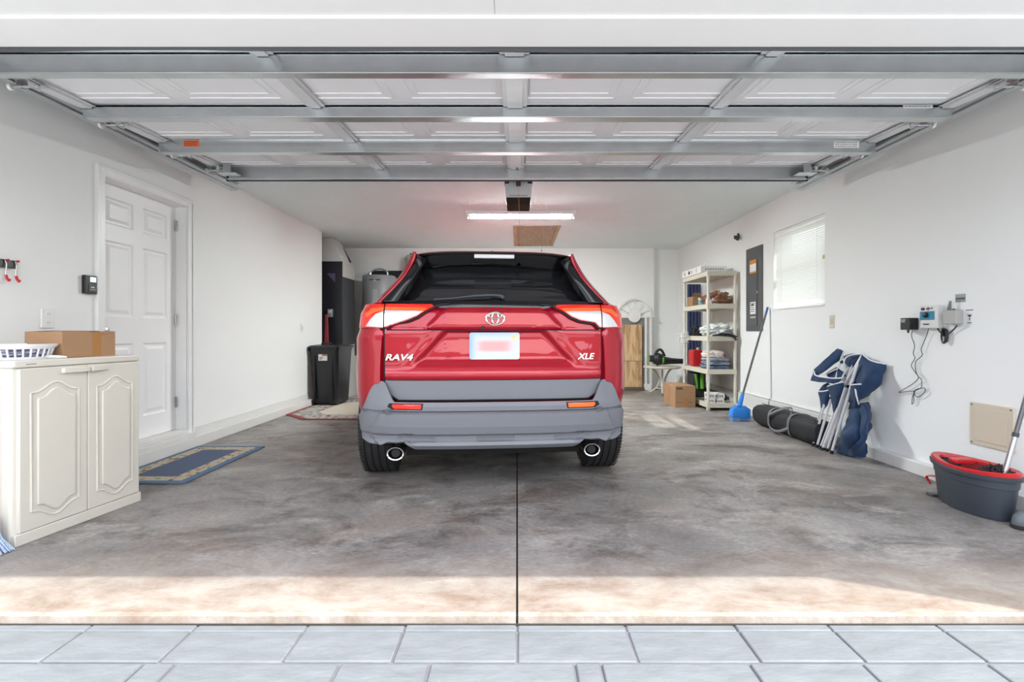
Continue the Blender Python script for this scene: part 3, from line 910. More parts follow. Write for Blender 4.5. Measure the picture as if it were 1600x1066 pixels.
def bump_pt(u, v, inset=0):
    # u in -1..1 runs over plan (incl. a straight run forward at the ends), v 0..1 bottom to top
    W_ = BW; a = abs(u); s = 1 if u >= 0 else -1
    if a < .86: q = a / .86; q = 1 - (1 - q) ** 1.7; x = W_ * q; y = .335 * (1 - max(0, 1 - q ** 3.0) ** (1 / 3.0))
    else: x = W_; y = .335 + (a - .86) / .14 * .05
    zt_, zb_ = bump_top(x), bump_bot(x)
    z = zb_ + (zt_ - zb_) * v
    k = prof(z)
    if z < .515:
        e = .685 + (.515 - z) * .5 if z > .365 else .76 - (.365 - z) * 1.1
        k -= .026 * (1 - sstep(e - .010, e + .010, x))
    # recess the three lower pockets
    pk = 0
    for cxp in (-.47, 0, .47):
        pk = max(pk, 1 - sstep(.085, .12, abs(x * s - cxp)))
    if not (.335 < z < .385): pk = 0
    flat = 1 - sstep(.70, .9, x)
    yy = y + k * (.35 + .65 * flat) + .018 * pk
    xx = x - (k * .35) * sstep(.75, .94, x) - .02 * sstep(.80, .94, x) * (1 - v)
    return Vector((s * xx, yy + inset, z))
bm = NB(); NU, NV = 170, 90; G0 = []
for j in range(NV + 1):
    G0.append([bm.verts.new(bump_pt(-1 + 2 * i / NU, j / NV)) for i in range(NU + 1)])
for j in range(NV):
    for i in range(NU): bm.faces.new((G0[j][i], G0[j][i + 1], G0[j + 1][i + 1], G0[j + 1][i]))
bmp = finish('bumper', bm, M_grey, car, angle=28)
so = bmp.modifiers.new('thick', 'SOLIDIFY'); so.thickness = .02; so.offset = -1
def bump_surface(x, z):
    best = None
    a = min(abs(x) / BW, .999); y = .335 * (1 - (1 - a ** 3.0) ** (1 / 3.0)); flat = 1 - sstep(.70, .9, abs(x))
    return y + prof(z) * (.35 + .65 * flat)
for cxp in (-.47, 0, .47):
    surf('bumper_recess_shade', [(cxp - .105, .337), (cxp + .105, .337), (cxp + .082, .384), (cxp - .082, .384)], M_greyd, bmp, -.008, .004, bump_surface, .02)  # pocket shade painted as darker plates
for s in (-1, 1):
    pol = [(s * .435, .528), (s * .612, .528), (s * .645, .543), (s * .635, .563), (s * .430, .563)]
    if s < 0: pol = pol[::-1]
    fr_ = surf('reflector_frame', pol, M_seam, bmp, .002, .004, bump_surface)
    pol = [(s * .442, .533), (s * .600, .533), (s * .617, .546), (s * .612, .558), (s * .438, .558)]
    if s < 0: pol = pol[::-1]
    surf('reflector', pol, M_lensr if s < 0 else M_lenso, bmp, .006, .006, bump_surface)
# exhausts
for s in (-1, 1):
    ex = NB()
    lp = []
    for r1, y in ((.050, .02), (.053, .0), (.050, -.006), (.043, -.004), (.041, .01), (.040, .12)): lp.append((r1, y))
    rings = []
    for r1, y in lp:
        rings.append([ex.verts.new((s * .597 + r1 * cos(2 * pi * k / 32), .085 + y, .262 + .78 * r1 * sin(2 * pi * k / 32))) for k in range(32)])
    for A, B in zip(rings, rings[1:]):
        for k in range(32): ex.faces.new((A[k], A[(k + 1) % 32], B[(k + 1) % 32], B[k]))
    ring2 = [ex.verts.new((s * .597 + .05 * cos(2 * pi * k / 32), .40, .262 + .039 * sin(2 * pi * k / 32))) for k in range(32)]
    for k in range(32): ex.faces.new((rings[0][k], rings[0][(k + 1) % 32], ring2[(k + 1) % 32], ring2[k]))
    e = finish('exhaust_tip', ex, M_chrome, car)
    bm = NB(); tube(bm, [(s * .597, .16, .262), (s * .597, .17, .262)], .0405, 24, flat=.78); tube(bm, [(s * .597, .095, .262), (s * .597, .16, .262)], .026, 20)
    finish('exhaust_bore', bm, M_under, e)

# tail lamps
LT, LB = 1.163, 1.014
for s in (-1, 1):
    def mir(p): 
        q = [(s * a, b) for a, b in p]; return q if s > 0 else q[::-1]
    base = surf('tail_lamp', mir([(.680, LB), (.853, LB + .004), (.858, 1.07), (.838, 1.145), (.815, LT), (.680, LT)]), M_lensr, car, .022, .05, rear_y, .016)
    surf('clear_lens', mir([(.680, LB + .006), (.795, LB + .010), (.765, 1.065), (.728, 1.10), (.680, 1.118)]), M_lensc, base, .026, .004, rear_y, .016)
    surf('orange_glint', mir([(.680, 1.120), (.730, 1.112), (.79, 1.080), (.80, 1.10), (.76, 1.135), (.680, 1.142)]), M_lenso, base, .026, .004, rear_y, .016)  # glint painted on as a thin orange plate
    inner = surf('tail_lamp', mir([(.672, LB + .004), (.655, LB + .006), (.628, 1.048), (.53, 1.062), (.475, 1.085), (.375, 1.146), (.388, 1.160), (.672, LT)]), M_lensr, hatch, .024, .045, rear_y, .016)
    surf('clear_lens', mir([(.672, LB + .008), (.660, LB + .012), (.632, 1.054), (.535, 1.068), (.480, 1.090), (.432, 1.118), (.672, 1.122)]), M_lensc, inner, .028, .004, rear_y, .016)
    surf('orange_glint', mir([(.672, 1.124), (.430, 1.120), (.408, 1.137), (.672, 1.143)]), M_lenso, inner, .028, .004, rear_y, .016)
    # black surround along lower inner edge and top
    bm = NB()
    pth = [(s * x, rear_y(x, z) - .018, z) for x, z in [(.672, LB - .001), (.648, LB + .002), (.622, 1.041), (.53, 1.054), (.470, 1.078), (.362, 1.150), (.33, 1.160), (.28, 1.162)]]
    tube(bm, pth, .007, 8); finish('lamp_surround', bm, M_gloss, hatch)
    bm = NB(); tube(bm, [(s * (.86 - .01 * k), rear_y(.86 - .01 * k, LB - .003) + .004, LB - .004) for k in range(3, 19)], .0035, 6)
    finish('panel_gap', bm, M_seam, body)

# crease lines of the trim band over the plate
for s in (-1, 1):
    pass
bm = NB(); tube(bm, [(x, tg_y(x, .999) - .0015, 1.002) for x in [-.66 + 1.32 * i / 60 for i in range(61)]], .0035, 6)
finish('panel_gap', bm, M_seam, hatch)

# number plate
pl = NB()
PX0, PX1, PZ0, PZ1 = -.157, .153, .820, .986
py_ = tg_y(0, .9) - .012
prism(pl, rrect(PX0, PX1, PZ0, PZ1, .014), py_ - .003, py_)
M_plate = bpy.data.materials.new('pastel_number_plate'); M_plate.use_nodes = True
n = M_plate.node_tree; p = n.nodes['Principled BSDF']; L = n.links
t = n.nodes.new('ShaderNodeTexCoord'); sx_ = n.nodes.new('ShaderNodeSeparateXYZ'); L.new(t.outputs['Object'], sx_.inputs[0])
def gauss(cx_, cz_, rx, rz, soft=2.0):
    def mth(op, a, b=None):
        m_ = n.nodes.new('ShaderNodeMath'); m_.operation = op
        for i, q in enumerate((a, b)):
            if q is None: continue
            if isinstance(q, (int, float)): m_.inputs[i].default_value = q
            else: L.new(q, m_.inputs[i])
        return m_.outputs[0]
    a = mth('POWER', mth('ABSOLUTE', mth('DIVIDE', mth('SUBTRACT', sx_.outputs['X'], cx_), rx)), soft)
    b = mth('POWER', mth('ABSOLUTE', mth('DIVIDE', mth('SUBTRACT', sx_.outputs['Z'], cz_), rz)), soft)
    return mth('POWER', 2.718, mth('MULTIPLY', mth('ADD', a, b), -1))
cur = (.62, .66, .74, 1)
for c_, g_ in (((.30, .48, .72, 1), gauss(-.157, .91, .03, .2)), ((.34, .52, .74, 1), gauss(0, .99, .3, .022)), ((.72, .38, .37, 1), gauss(-.005, .902, .105, .034, 6)), ((.75, .62, .22, 1), gauss(.118, .958, .018, .018))):
    m_ = n.nodes.new('ShaderNodeMix'); m_.data_type = 'RGBA'; L.new(g_, m_.inputs['Factor'])
    if isinstance(cur, tuple): m_.inputs['A'].default_value = cur
    else: L.new(cur, m_.inputs['A'])
    m_.inputs['B'].default_value = c_; cur = m_.outputs['Result']
L.new(cur, p.inputs['Base Color']); p.inputs['Roughness'].default_value = .35
plo = finish('number_plate', pl, M_plate, car)

# emblem: three interlaced ellipses
def ell(bm, cx_, cz_, rx, rz, r, y, flat=1.0, n_=48):
    tube(bm, [(cx_ + rx * cos(2 * pi * k / n_), y, cz_ + rz * sin(2 * pi * k / n_)) for k in range(n_)], r, 8, closed=True)
bm = NB(); ye = tg_y(0, 1.07) - .008
ez = 1.072
ell(bm, 0, ez, .056, .0385, .0058, ye); ell(bm, 0, ez + .001, .0205, .035, .0045, ye - .001); ell(bm, 0, ez + .0165, .040, .0155, .0045, ye)
finish('emblem', bm, M_chrome, hatch)
text('lettering', 'RAV4', .052, M_chrome, hatch, (-.585, tg_y(-.585, .82) - .006, .834), (R(90), 0, R(-7)), .003, .25, 1.35, .001)
text('lettering', 'XLE', .052, M_chrome, hatch, (.565, tg_y(.565, .82) - .006, .836), (R(90), 0, R(7)), .003, .25, 1.15, .001)
bm = NB(); Mk = Matrix.Translation((-.075, tg_y(-.075, 1.005) - .022, 1.012)) @ Matrix.Rotation(R(90), 4, 'X')
lathe(bm, [(.012, -.02), (.012, .006), (.008, .010), (.004, .011)], 16, Mk); finish('rear_camera', bm, M_blackm, hatch)

# greenhouse
GH = [(1.17, .755, .215, .22, 3.45), (1.24, .715, .255, .22, 3.25), (1.32, .655, .305, .22, 3.0), (1.40, .59, .355, .22, 2.75), (1.455, .545, .39, .22, 2.55), (1.492, .51, .42, .22, 2.4)]
def gh_y(x, z):
    w_, r0, c, f = interp(GH, z); return r0 + c * sup(min(abs(x) / w_, .9995))
bm = NB(); rings = []
for i in range(15):
    z = 1.165 + (1.492 - 1.165) * i / 14; w_, r0, c, f = interp(GH, z)
    half = [(u * w_, r0 + c * sup(u)) for u in [1 - (1 - k / 18) ** 2 for k in range(18)]]
    half += [(w_ * (1 + .06 * sin(pi * k / 12)), r0 + c + (f - .7 - r0 - c) * k / 12) for k in range(13)]
    half += [(w_ * max(0, cos(k / 10 * pi / 2)) ** .5, f - .7 + .7 * sin(k / 10 * pi / 2)) for k in range(1, 11)]
    full = half + [(-x, y) for x, y in half[-2:0:-1]]
    rings.append([bm.verts.new((x, y, z)) for x, y in full])
for A, B in zip(rings, rings[1:]):
    n_ = len(A)
    for k in range(n_): bm.faces.new((A[k], A[(k + 1) % n_], B[(k + 1) % n_], B[k]))
bm.faces.new(rings[0][::-1]); bm.faces.new(rings[-1])
gh = finish('cabin_glass', bm, M_tint, car, angle=60)
# red roof skin with crowned top
bm = NB(); rings = []
for i in range(9):
    t = i / 8; z = 1.488 + .040 * sin(t * pi / 2); k_ = 1 - .5 * (1 - cos(t * pi / 2)) - (.15 if i == 8 else 0)
    w_ = .512 * k_ ** .6; f = 2.45 - .5 * t; y0 = .40 + .5 * t
    half = [(u * w_, y0 + .15 * sup(u)) for u in [1 - (1 - k / 18) ** 2 for k in range(18)]]
    half += [(w_ * (1 + .08 * sin(pi * k / 12)), y0 + .15 + (f - .3 - y0 - .15) * k / 12) for k in range(13)]
    half += [(w_ * max(0, cos(k / 10 * pi / 2)) ** .5, f - .3 + .3 * sin(k / 10 * pi / 2)) for k in range(1, 11)]
    full = half + [(-x, y) for x, y in half[-2:0:-1]]
    rings.append([bm.verts.new((x, y, z)) for x, y in full])
for A, B in zip(rings, rings[1:]):
    n_ = len(A)
    for k in range(n_): bm.faces.new((A[k], A[(k + 1) % n_], B[(k + 1) % n_], B[k]))
bm.faces.new(rings[0][::-1]); bm.faces.new(rings[-1])
roof = finish('roof', bm, M_paint, car, angle=60)
bm = NB(); prism(bm, rrect(-.45, .45, .80, 2.10, .06), 1.512, 1.533, 'z'); finish('roof_bounce_blocker', bm, M_tint, roof, bevel=.004)  # dark glass added on the unseen roof top to stop red bounce
# rear glass frame: lower black shelf + side pillars + spoiler
def strip(name, left, right, m, par, th=.02, n_=14):
    """ribbon between two 3D polylines."""
    L_ = smooth_path(left, n_); R_ = smooth_path(right, n_); bm = NB()
    a = [bm.verts.new(p) for p in L_]; b = [bm.verts.new(p) for p in R_]
    for i in range(len(a) - 1): bm.faces.new((a[i], a[i + 1], b[i + 1], b[i]))
    o = finish(name, bm, m, par, angle=60)
    s_ = o.modifiers.new('thick', 'SOLIDIFY'); s_.thickness = th; s_.offset = 0
    return o
SPY = .225
for s in (-1, 1):
    strip('side_fin', [(s * .485, SPY + .01, 1.475), (s * .505, SPY + .035, 1.43), (s * .575, .20, 1.31), (s * .70, .17, 1.175)] ,
          [(s * .430, SPY + .05, 1.455), (s * .455, .27, 1.405), (s * .50, .25, 1.31), (s * .575, .205, 1.175)], M_gloss, car, .03)
    strip('body_pillar', [(s * .505, SPY + .03, 1.495), (s * .535, .26, 1.43), (s * .612, .25, 1.31), (s * .745, .245, 1.168)],
          [(s * .490, SPY + .012, 1.482), (s * .510, SPY + .02, 1.43), (s * .58, .205, 1.31), (s * .705, .180, 1.168)], M_paint, car, .02)
    strip('body_pillar', [(s * .505, SPY + .03, 1.497), (s * .56, .55, 1.45), (s * .64, .60, 1.33), (s * .80, .60, 1.17)],
          [(s * .505, SPY + .032, 1.493), (s * .535, .262, 1.43), (s * .612, .255, 1.31), (s * .745, .248, 1.168)], M_paint, car, .02)
# lower frame strip of glass, seen as thick black band over the lamps
lowf = [(-.76, 1.155), (-.70, 1.150), (-.66, 1.158), (-.40, 1.162), (-.36, 1.152), (-.30, 1.135), (.30, 1.135), (.36, 1.152), (.40, 1.162), (.66, 1.158), (.70, 1.150), (.76, 1.155)]
def lowy(x, z): return rear_y(x, 1.16) - .012 + max(0, z - 1.16) * .8
surf('glass_frame', [(-.74, 1.160), (-.395, 1.160), (-.335, 1.138), (-.30, 1.133), (.30, 1.133), (.335, 1.138), (.395, 1.160), (.74, 1.160), (.72, 1.183), (-.72, 1.183)], M_gloss, hatch, .004, .05, lowy, .03)
# spoiler
bm = NB(); NSX = 40; rows_ = []
for i in range(NSX + 1):
    u = -1 + 2 * i / NSX; a = abs(u); x = .498 * u
    yr = SPY + .10 * sup(a * .96); zt_ = 1.503 - .018 * a ** 4
    sec = [(yr + .35, zt_ + .012), (yr + .12, zt_ + .010), (yr + .01, zt_ + .001), (yr, zt_ - .006), (yr + .006, zt_ - .014), (yr + .03, zt_ - .018), (yr + .18, zt_ - .075), (yr + .35, zt_ - .05)]
    rows_.append([bm.verts.new((x, y, z)) for y, z in sec])
for A, B in zip(rows_, rows_[1:]):
    for k in range(8):
        f = bm.faces.new((A[k], A[(k + 1) % 8], B[(k + 1) % 8], B[k])); f.material_index = 0 if k in (0, 1, 2) else 1
for rr_ in (rows_[0], rows_[-1]): bm.faces.new(rr_).material_index = 1
sp_ = finish('spoiler', bm, [M_paint, M_gloss], car, angle=40)
# black underside panel between spoiler and glass
surf('spoiler_underside', [(-.455, 1.40), (-.30, 1.425), (0, 1.436), (.30, 1.425), (.455, 1.40), (.470, 1.485), (-.470, 1.485)], M_gloss, sp_, 0, .01,
     lambda x, z: SPY + .022 + .07 * sup(abs(x) / .5) + (1.485 - z) * 1.4, .03)
obox('brake_light', mat('brake_lens', (.72, .73, .75), .35, bump=.3, bscale=160), -.128, .128, SPY + .004, SPY + .03, 1.460, 1.484, sp_, bevel=.003)
# wiper
bm = NB(); wp = [(.06, 1.205), (.02, 1.222), (-.12, 1.218), (-.27, 1.200), (-.38, 1.192)]
tube(bm, smooth_path([(x, gh_y(x, z) - .030, z) for x, z in wp], 6), [.018, .018, .018, .017, .016, .014] + [.011] * 8 + [.008] * 11, 10, flat=.7)
wi = finish('wiper_arm', bm, mat('wiper_grey', (.10, .11, .13), .35), hatch)
bm = NB(); tube(bm, [(-.02, gh_y(-.02, 1.195) - .02, 1.203), (-.36, gh_y(-.36, 1.18) - .016, 1.186)], .006, 8); finish('wiper_blade', bm, M_rubber, wi)
# antenna fin
bm = NB()
prism(bm, [(.0, 0), (.05, .052), (.075, .056), (.10, .045), (.17, 0)], -.011, .011, 'x', Matrix.Translation((0, .55, 1.515)))
finish('antenna_fin', bm, M_paint, roof, bevel=.008, seg=3)
# headrests / dark interior is hidden by the tint
# wheels
def wheel(x, y):
    bm = NB(); pr = []
    R0, hw_ = WR, .112
    pts_ = [(.235, -hw_ + .01), (.26, -hw_ - .002), (.31, -hw_ - .003), (.338, -hw_ + .012), (.347, -hw_ + .025)]
    gy = [-.066, -.022, .022, .066]
    for g_ in gy: pts_ += [(R0, g_ - .0055), (R0 - .009, g_ - .004), (R0 - .009, g_ + .004), (R0, g_ + .0055)]
    pts_ += [(.347, hw_ - .025), (.338, hw_ - .012), (.31, hw_ + .003), (.26, hw_ + .002), (.235, hw_ - .01)]
    Mw = Matrix.Translation((x, y, WR)) @ Matrix.Rotation(R(90), 4, 'Y')
    lathe(bm, pts_, 96, Mw)
    # sipes cut as thin raised/dark blocks on shoulder
    ty = finish('tyre', bm, M_rubber, car, angle=25)
    for q in (-.088, .088):
        bm = NB()
        for k in range(90):
            a = 2 * pi * k / 90
            Ms_ = Matrix.Translation((x, y, WR)) @ Matrix.Rotation(a, 4, 'X') @ Matrix.Translation((q, 0, R0 - .0015))
            box(bm, -.017, .017, -.0022, .0022, -.002, .0022, Ms_)
        finish('shoulder_tread', bm, M_under, ty)
    bm = NB(); lathe(bm, [(.04, -.07), (.10, -.06), (.20, -.08), (.234, -.095), (.236, .095), (.20, .08), (.10, .085), (.04, .09)], 40, Mw)
    finish('rim', bm, M_steel, ty)
for s in (-1, 1):
    for ya in (AX, FAX): wheel(s * .775, ya)
# ------------------------------------------------------------------ left side
def wall_l(name, label, cat, y, z, **k): return thing(name, label, cat, (XL, y, z), R(90), **k)      # local x = +Y, local -y = into the room
def wall_r(name, label, cat, y, z, **k): return thing(name, label, cat, (XR, y, z), R(-90), **k)     # local x = -Y

# resin cabinet
CW, CD, CH = .655, .43, .855
cb = thing('storage_cabinet', 'cream resin two-door storage cabinet with arched door panels against the left wall', 'cabinet', (-2.308, 2.282, 0), R(82))
bm = NB()
prism(bm, rrect(0, CW, .008, CD, .018, 4), .0, CH - .035, 'z'); finish('body', bm, M_cream, cb)
bm = NB()
prism(bm, rrect(-.006, CW + .006, -.004, CD + .004, .022, 5), CH - .034, CH, 'z'); finish('top', bm, M_cream, cb, bevel=.006, seg=3)
def arch_outline(x0, x1, z0, z1, rise, k=18):
    o = [(x0, z0 + rise)] if False else []
    n_ = k
    def prof_(t):  # cathedral curve
        return .5 - .5 * cos(2 * pi * t) if True else 0
    lo = [(x0 + (x1 - x0) * i / n_, z0 - rise * (prof_(i / n_) ** 1.4)) for i in range(n_ + 1)]
    hi = [(x0 + (x1 - x0) * i / n_, z1 + rise * (prof_(i / n_) ** 1.4)) for i in range(n_ + 1)][::-1]
    return lo + hi
for x0, x1, side in ((.022, .338, -1), (.342, CW - .012, 1)):
    bm = NB()
    box(bm, x0, x1, -.010, .012, .055, CH - .038)
    d = finish('door', bm, M_cream, cb, bevel=.004)
    a0, a1 = x0 + .048, x1 - .045
    bm = NB()
    prism(bm, arch_outline(a0 + .022, a1 - .022, .165, .675, .045), -.021, -.009)
    finish('raised_panel', bm, M_cream, d, bevel=.009, seg=3, angle=50)
    bm = NB()
    ol = arch_outline(a0, a1, .14, .70, .045)
    tube(bm, [(x, -.010, z) for x, z in ol], .0055, 8, closed=True)
    finish('moulding', bm, M_cream, d)
    bm = NB()
    hx0, hx1 = (.205, .333) if side < 0 else (.347, .455)
    hy = -.034
    pts_ = [(hx0, -.010), (hx0 + .01, -.022), (hx1 - .01, hy), (hx1, hy), (hx1, -.010)] if side < 0 else [(hx0, -.010), (hx0, hy), (hx0 + .01, hy), (hx1 - .01, -.022), (hx1, -.010)]
    prism(bm, pts_, CH - .072, CH - .046, 'z')
    finish('handle', bm, M_cream, d, bevel=.003)
bm = NB(); box(bm, .002, CW - .002, -.012, .01, .0, .053); finish('plinth', bm, M_cream, cb, bevel=.003)
bm = NB()
for k in range(6): box(bm, .055 + .0075 * k, .060 + .0075 * k, -.0046, -.0038, CH - .021, CH - .016)
finish('print', bm, mat('faint_print', (.22, .20, .17), .6), cb)
# small black strip and vertical ribs on the near side
bm = NB()
for k in range(6): box(bm, -.003, .0, .06 + .055 * k, .075 + .055 * k, .06, CH - .06)
finish('side_rib', bm, M_cream, cb, bevel=.0015)['kind'] = 'stuff'

def carton(name, label, loc, rz, w_, d_, h_, m=M_card, **k):
    t = thing(name, label, 'box', loc, rz, **k)
    return t
cx1 = carton('cardboard_box', 'brown cardboard box with loosely raised flap on top of the cream cabinet', (-2.42, 2.715, CH), R(83), .3, .25, .13)
bm = NB()
bw, bd, bh = .295, .22, .135
for q in ((-bw / 2, bw / 2, -bd / 2, -bd / 2 + .004), (-bw / 2, bw / 2, bd / 2 - .004, bd / 2), (-bw / 2, -bw / 2 + .004, -bd / 2 + .004, bd / 2 - .004), (bw / 2 - .004, bw / 2, -bd / 2 + .004, bd / 2 - .004)):
    box(bm, q[0], q[1], q[2], q[3], 0, bh)
box(bm, -bw / 2, bw / 2, -bd / 2, bd / 2, 0, .004)
finish('carton', bm, M_card, cx1, bevel=.001)
def flap(bm, p0, p1, dirv, th=.003):
    p0, p1, dv = Vector(p0), Vector(p1), Vector(dirv)
    nrm = (p1 - p0).cross(dv).normalized() * th
    a = [p0, p1, p1 + dv, p0 + dv]; q = [bm.verts.new(x) for x in a] + [bm.verts.new(x + nrm) for x in a]
    for f in ((0, 1, 2, 3), (4, 7, 6, 5), (0, 4, 5, 1), (1, 5, 6, 2), (2, 6, 7, 3), (3, 7, 4, 0)): bm.faces.new([q[i] for i in f])
bm = NB(); flap(bm, (-bw / 2, -bd / 2 + .002, bh), (-.0, -bd / 2 + .002, bh), (0, .12, -.002)); finish('flap', bm, M_card, cx1)
bm = NB(); flap(bm, (-bw / 2 + .0, bd / 2 - .002, bh), (bw / 2, bd / 2 - .002, bh), (0, -.115, .006)); finish('flap', bm, M_card, cx1)
bm = NB(); flap(bm, (bw / 2 - .002, -bd / 2, bh), (bw / 2 - .002, bd / 2, bh), (-.11, 0, -.03)); finish('flap', bm, M_card, cx1)
bm = NB(); box(bm, .015, .062, -bd / 2 - .0008, -bd / 2, 0, bh); finish('packing_tape', bm, M_tape, cx1)
bm = NB()
for k in range(4): box(bm, -bw / 2 - .0008, -bw / 2, -.05 + .012 * k, -.042 + .012 * k, .035, .062)
box(bm, -bw / 2 - .0008, -bw / 2, -.056, .0, .032, .034); box(bm, -bw / 2 - .0008, -bw / 2, -.056, .0, .063, .065); box(bm, -bw / 2 - .0008, -bw / 2, -.056, -.054, .032, .065)
finish('print', bm, M_ink, cx1)

# slotted plastic basket
bk = thing('plastic_basket', 'round white slotted plastic basket with flat rim on the cream cabinet', 'basket', (-2.455, 2.47, CH))
M_bask = mat('translucent_white_plastic', (.80, .81, .86), .35)
bm = NB()
lathe(bm, [(.100, .0), (.104, .0), (.118, .05), (.114, .05), (.102, .006), (.0005, .006)], 40); 
bm2 = NB()
nb = 26
for k in range(nb):
    a = 2 * pi * k / nb
    M_ = Matrix.Rotation(a, 4, 'Z')
    vv = box(bm2, .1015, .1045, -.0045, .0045, .010, .055, M_ @ Matrix.Translation((0, 0, 0)))
bm.free()
bm = NB()
lathe(bm, [(.103, 0), (.109, .012), (.105, .012), (.100, .004), (.001, .004)], 48)
base_b = finish('base', bm, M_bask, bk)
bm = NB()
for k in range(nb):
    a = 2 * pi * k / nb; c_, s_ = cos(a), sin(a)
    w2 = .006
    tube(bm, [(.106 * c_, .106 * s_, .010), (.119 * c_, .119 * s_, .052)], .0045, 6)
finish('slotted_side', bm, M_bask, bk)
bm = NB(); lathe(bm, [(.118, .050), (.121, .050), (.136, .064), (.140, .074), (.137, .075), (.131, .067), (.117, .056)], 48)
finish('rim', bm, mat('white_rim_plastic', (.85, .86, .90), .3), bk)
bm2.free()
bm = NB(); blob(bm, (0, 0, .032), (.092, .092, .024), 4, .5, 4, floor=.006)
pc = tag(finish('cleaning_rag', bm, mat('greyish_contents', (.55, .57, .66), .6, var=.5, vscale=30), None, loc=(-2.455, 2.47, CH)), 'crumpled pale grey cloth lying inside the white slotted basket', 'cloth')
bm = NB(); tube(bm, [(-2.362, 2.495, CH + .010), (-2.325, 2.535, CH + .008), (-2.300, 2.55, CH + .006)], [.010, .008, .004], 10)
tag(finish('plastic_clip', bm, M_white), 'small white plastic clip beside the slotted basket on the cabinet', 'clip')

# wall items, left
rk = wall_l('tool_rack', 'short black wall rack with two red-tipped wire hooks at left picture edge', 'rack', 2.73, 1.36)
obox('rail', M_black, -.20, .062, -.022, -.001, -.018, .026, rk, bevel=.003)
for x in (.053, -.002):
    bm = NB()
    tube(bm, smooth_path([(x, -.022, .02), (x, -.030, .0), (x - .003, -.030, -.04), (x - .005, -.031, -.066)], 5), .003, 8)
    hk = finish('hook', bm, M_steel, rk)
    bm = NB(); tube(bm, smooth_path([(x - .005, -.031, -.060), (x - .004, -.036, -.076), (x - .004, -.046, -.090), (x - .010, -.056, -.086)], 5), .0065, 8)
    finish('rubber_tip', bm, M_red, hk)
    bm = NB(); tube(bm, [(x, -.03, .022), (x + .01, -.036, .024)], .006, 8); finish('rubber_tip', bm, M_red, hk)
ou = wall_l('wall_outlet', 'white wall outlet above the cabinet near the cardboard box', 'outlet', 2.99, 1.07)
obox('cover_plate', M_white, -.042, .042, -.012, -.0005, -.058, .058, ou, bevel=.005, seg=3)
for z in (-.026, .026):
    bm = NB(); lathe(bm, [(.017, 0), (.017, .002), (.016, .003)], 20, Matrix.Translation((0, -.012, z)) @ Matrix.Rotation(R(90), 4, 'X')); rc = finish('socket', bm, M_white, ou)
    bm = NB()
    for x in (-.006, .006): box(bm, x - .001, x + .001, -.0155, -.0149, z - .003, z + .006)
    finish('slot', bm, M_ink, rc)
kp = wall_l('wall_control', 'small black door control panel with bright screen beside the white door', 'control panel', 3.275, 1.30)
obox('case', M_black, -.045, .045, -.026, -.0005, -.06, .06, kp, bevel=.004)
obox('screen', mat('lit_screen', (.55, .72, .80), .2, emit=.6), -.008, .038, -.0268, -.0262, .018, .050, kp, bevel=0)
obox('button', M_dark, -.02, .036, -.029, -.0262, -.045, .005, kp, bevel=.002)
bm = NB()
for x in (-.004, .006, .014): box(bm, x, x + .006, -.0296, -.0290, -.021, -.014)
for k in range(5): box(bm, -.012 + .009 * k, -.006 + .009 * k, -.0296, -.0290, -.034, -.032)
finish('print', bm, M_sticker, kp)
o_ = wall_l('wall_outlet', 'small white outlet plate low on the left wall beside the black bin', 'outlet', 2.82 * 780 / 337, 1.045)
obox('cover_plate', M_white, -.035, .035, -.010, -.0005, -.057, .057, o_, bevel=.004)
obox('socket', M_beige, -.014, .014, -.013, -.0101, -.03, .03, o_, bevel=.002)

# broom standing at the cabinet's near side
br = thing('broom', 'push broom with blue-white bristles standing at the near side of cream cabinet', 'broom', (-2.395, 2.225, 0), 0)
bm = NB(); rr = random.Random(5)
for k in range(150):
    x = rr.uniform(-.10, .10); y = rr.uniform(-.022, .022)
    tube(bm, [(x * .55, y * .7, .13), (x * .8, y, .06), (x * 1.25 + rr.uniform(-.006, .006), y * 1.6, .004)], .0022, 5, caps=True)
bs = finish('bristles', bm, mat('blue_white_bristles', (.42, .52, .75), .6, var=.5, vscale=60, stretch=(3, 3, .2)), br); bs['kind'] = 'stuff'
bm = NB(); prism(bm, [(-.062, .12), (.062, .12), (.045, .155), (-.045, .155)], -.024, .024); finish('broom_cap', bm, M_black, br, bevel=.006)
bm = NB(); tube(bm, [(0, 0, .15), (-.10, .03, 1.25)], .012, 12); finish('handle', bm, M_dark, br)

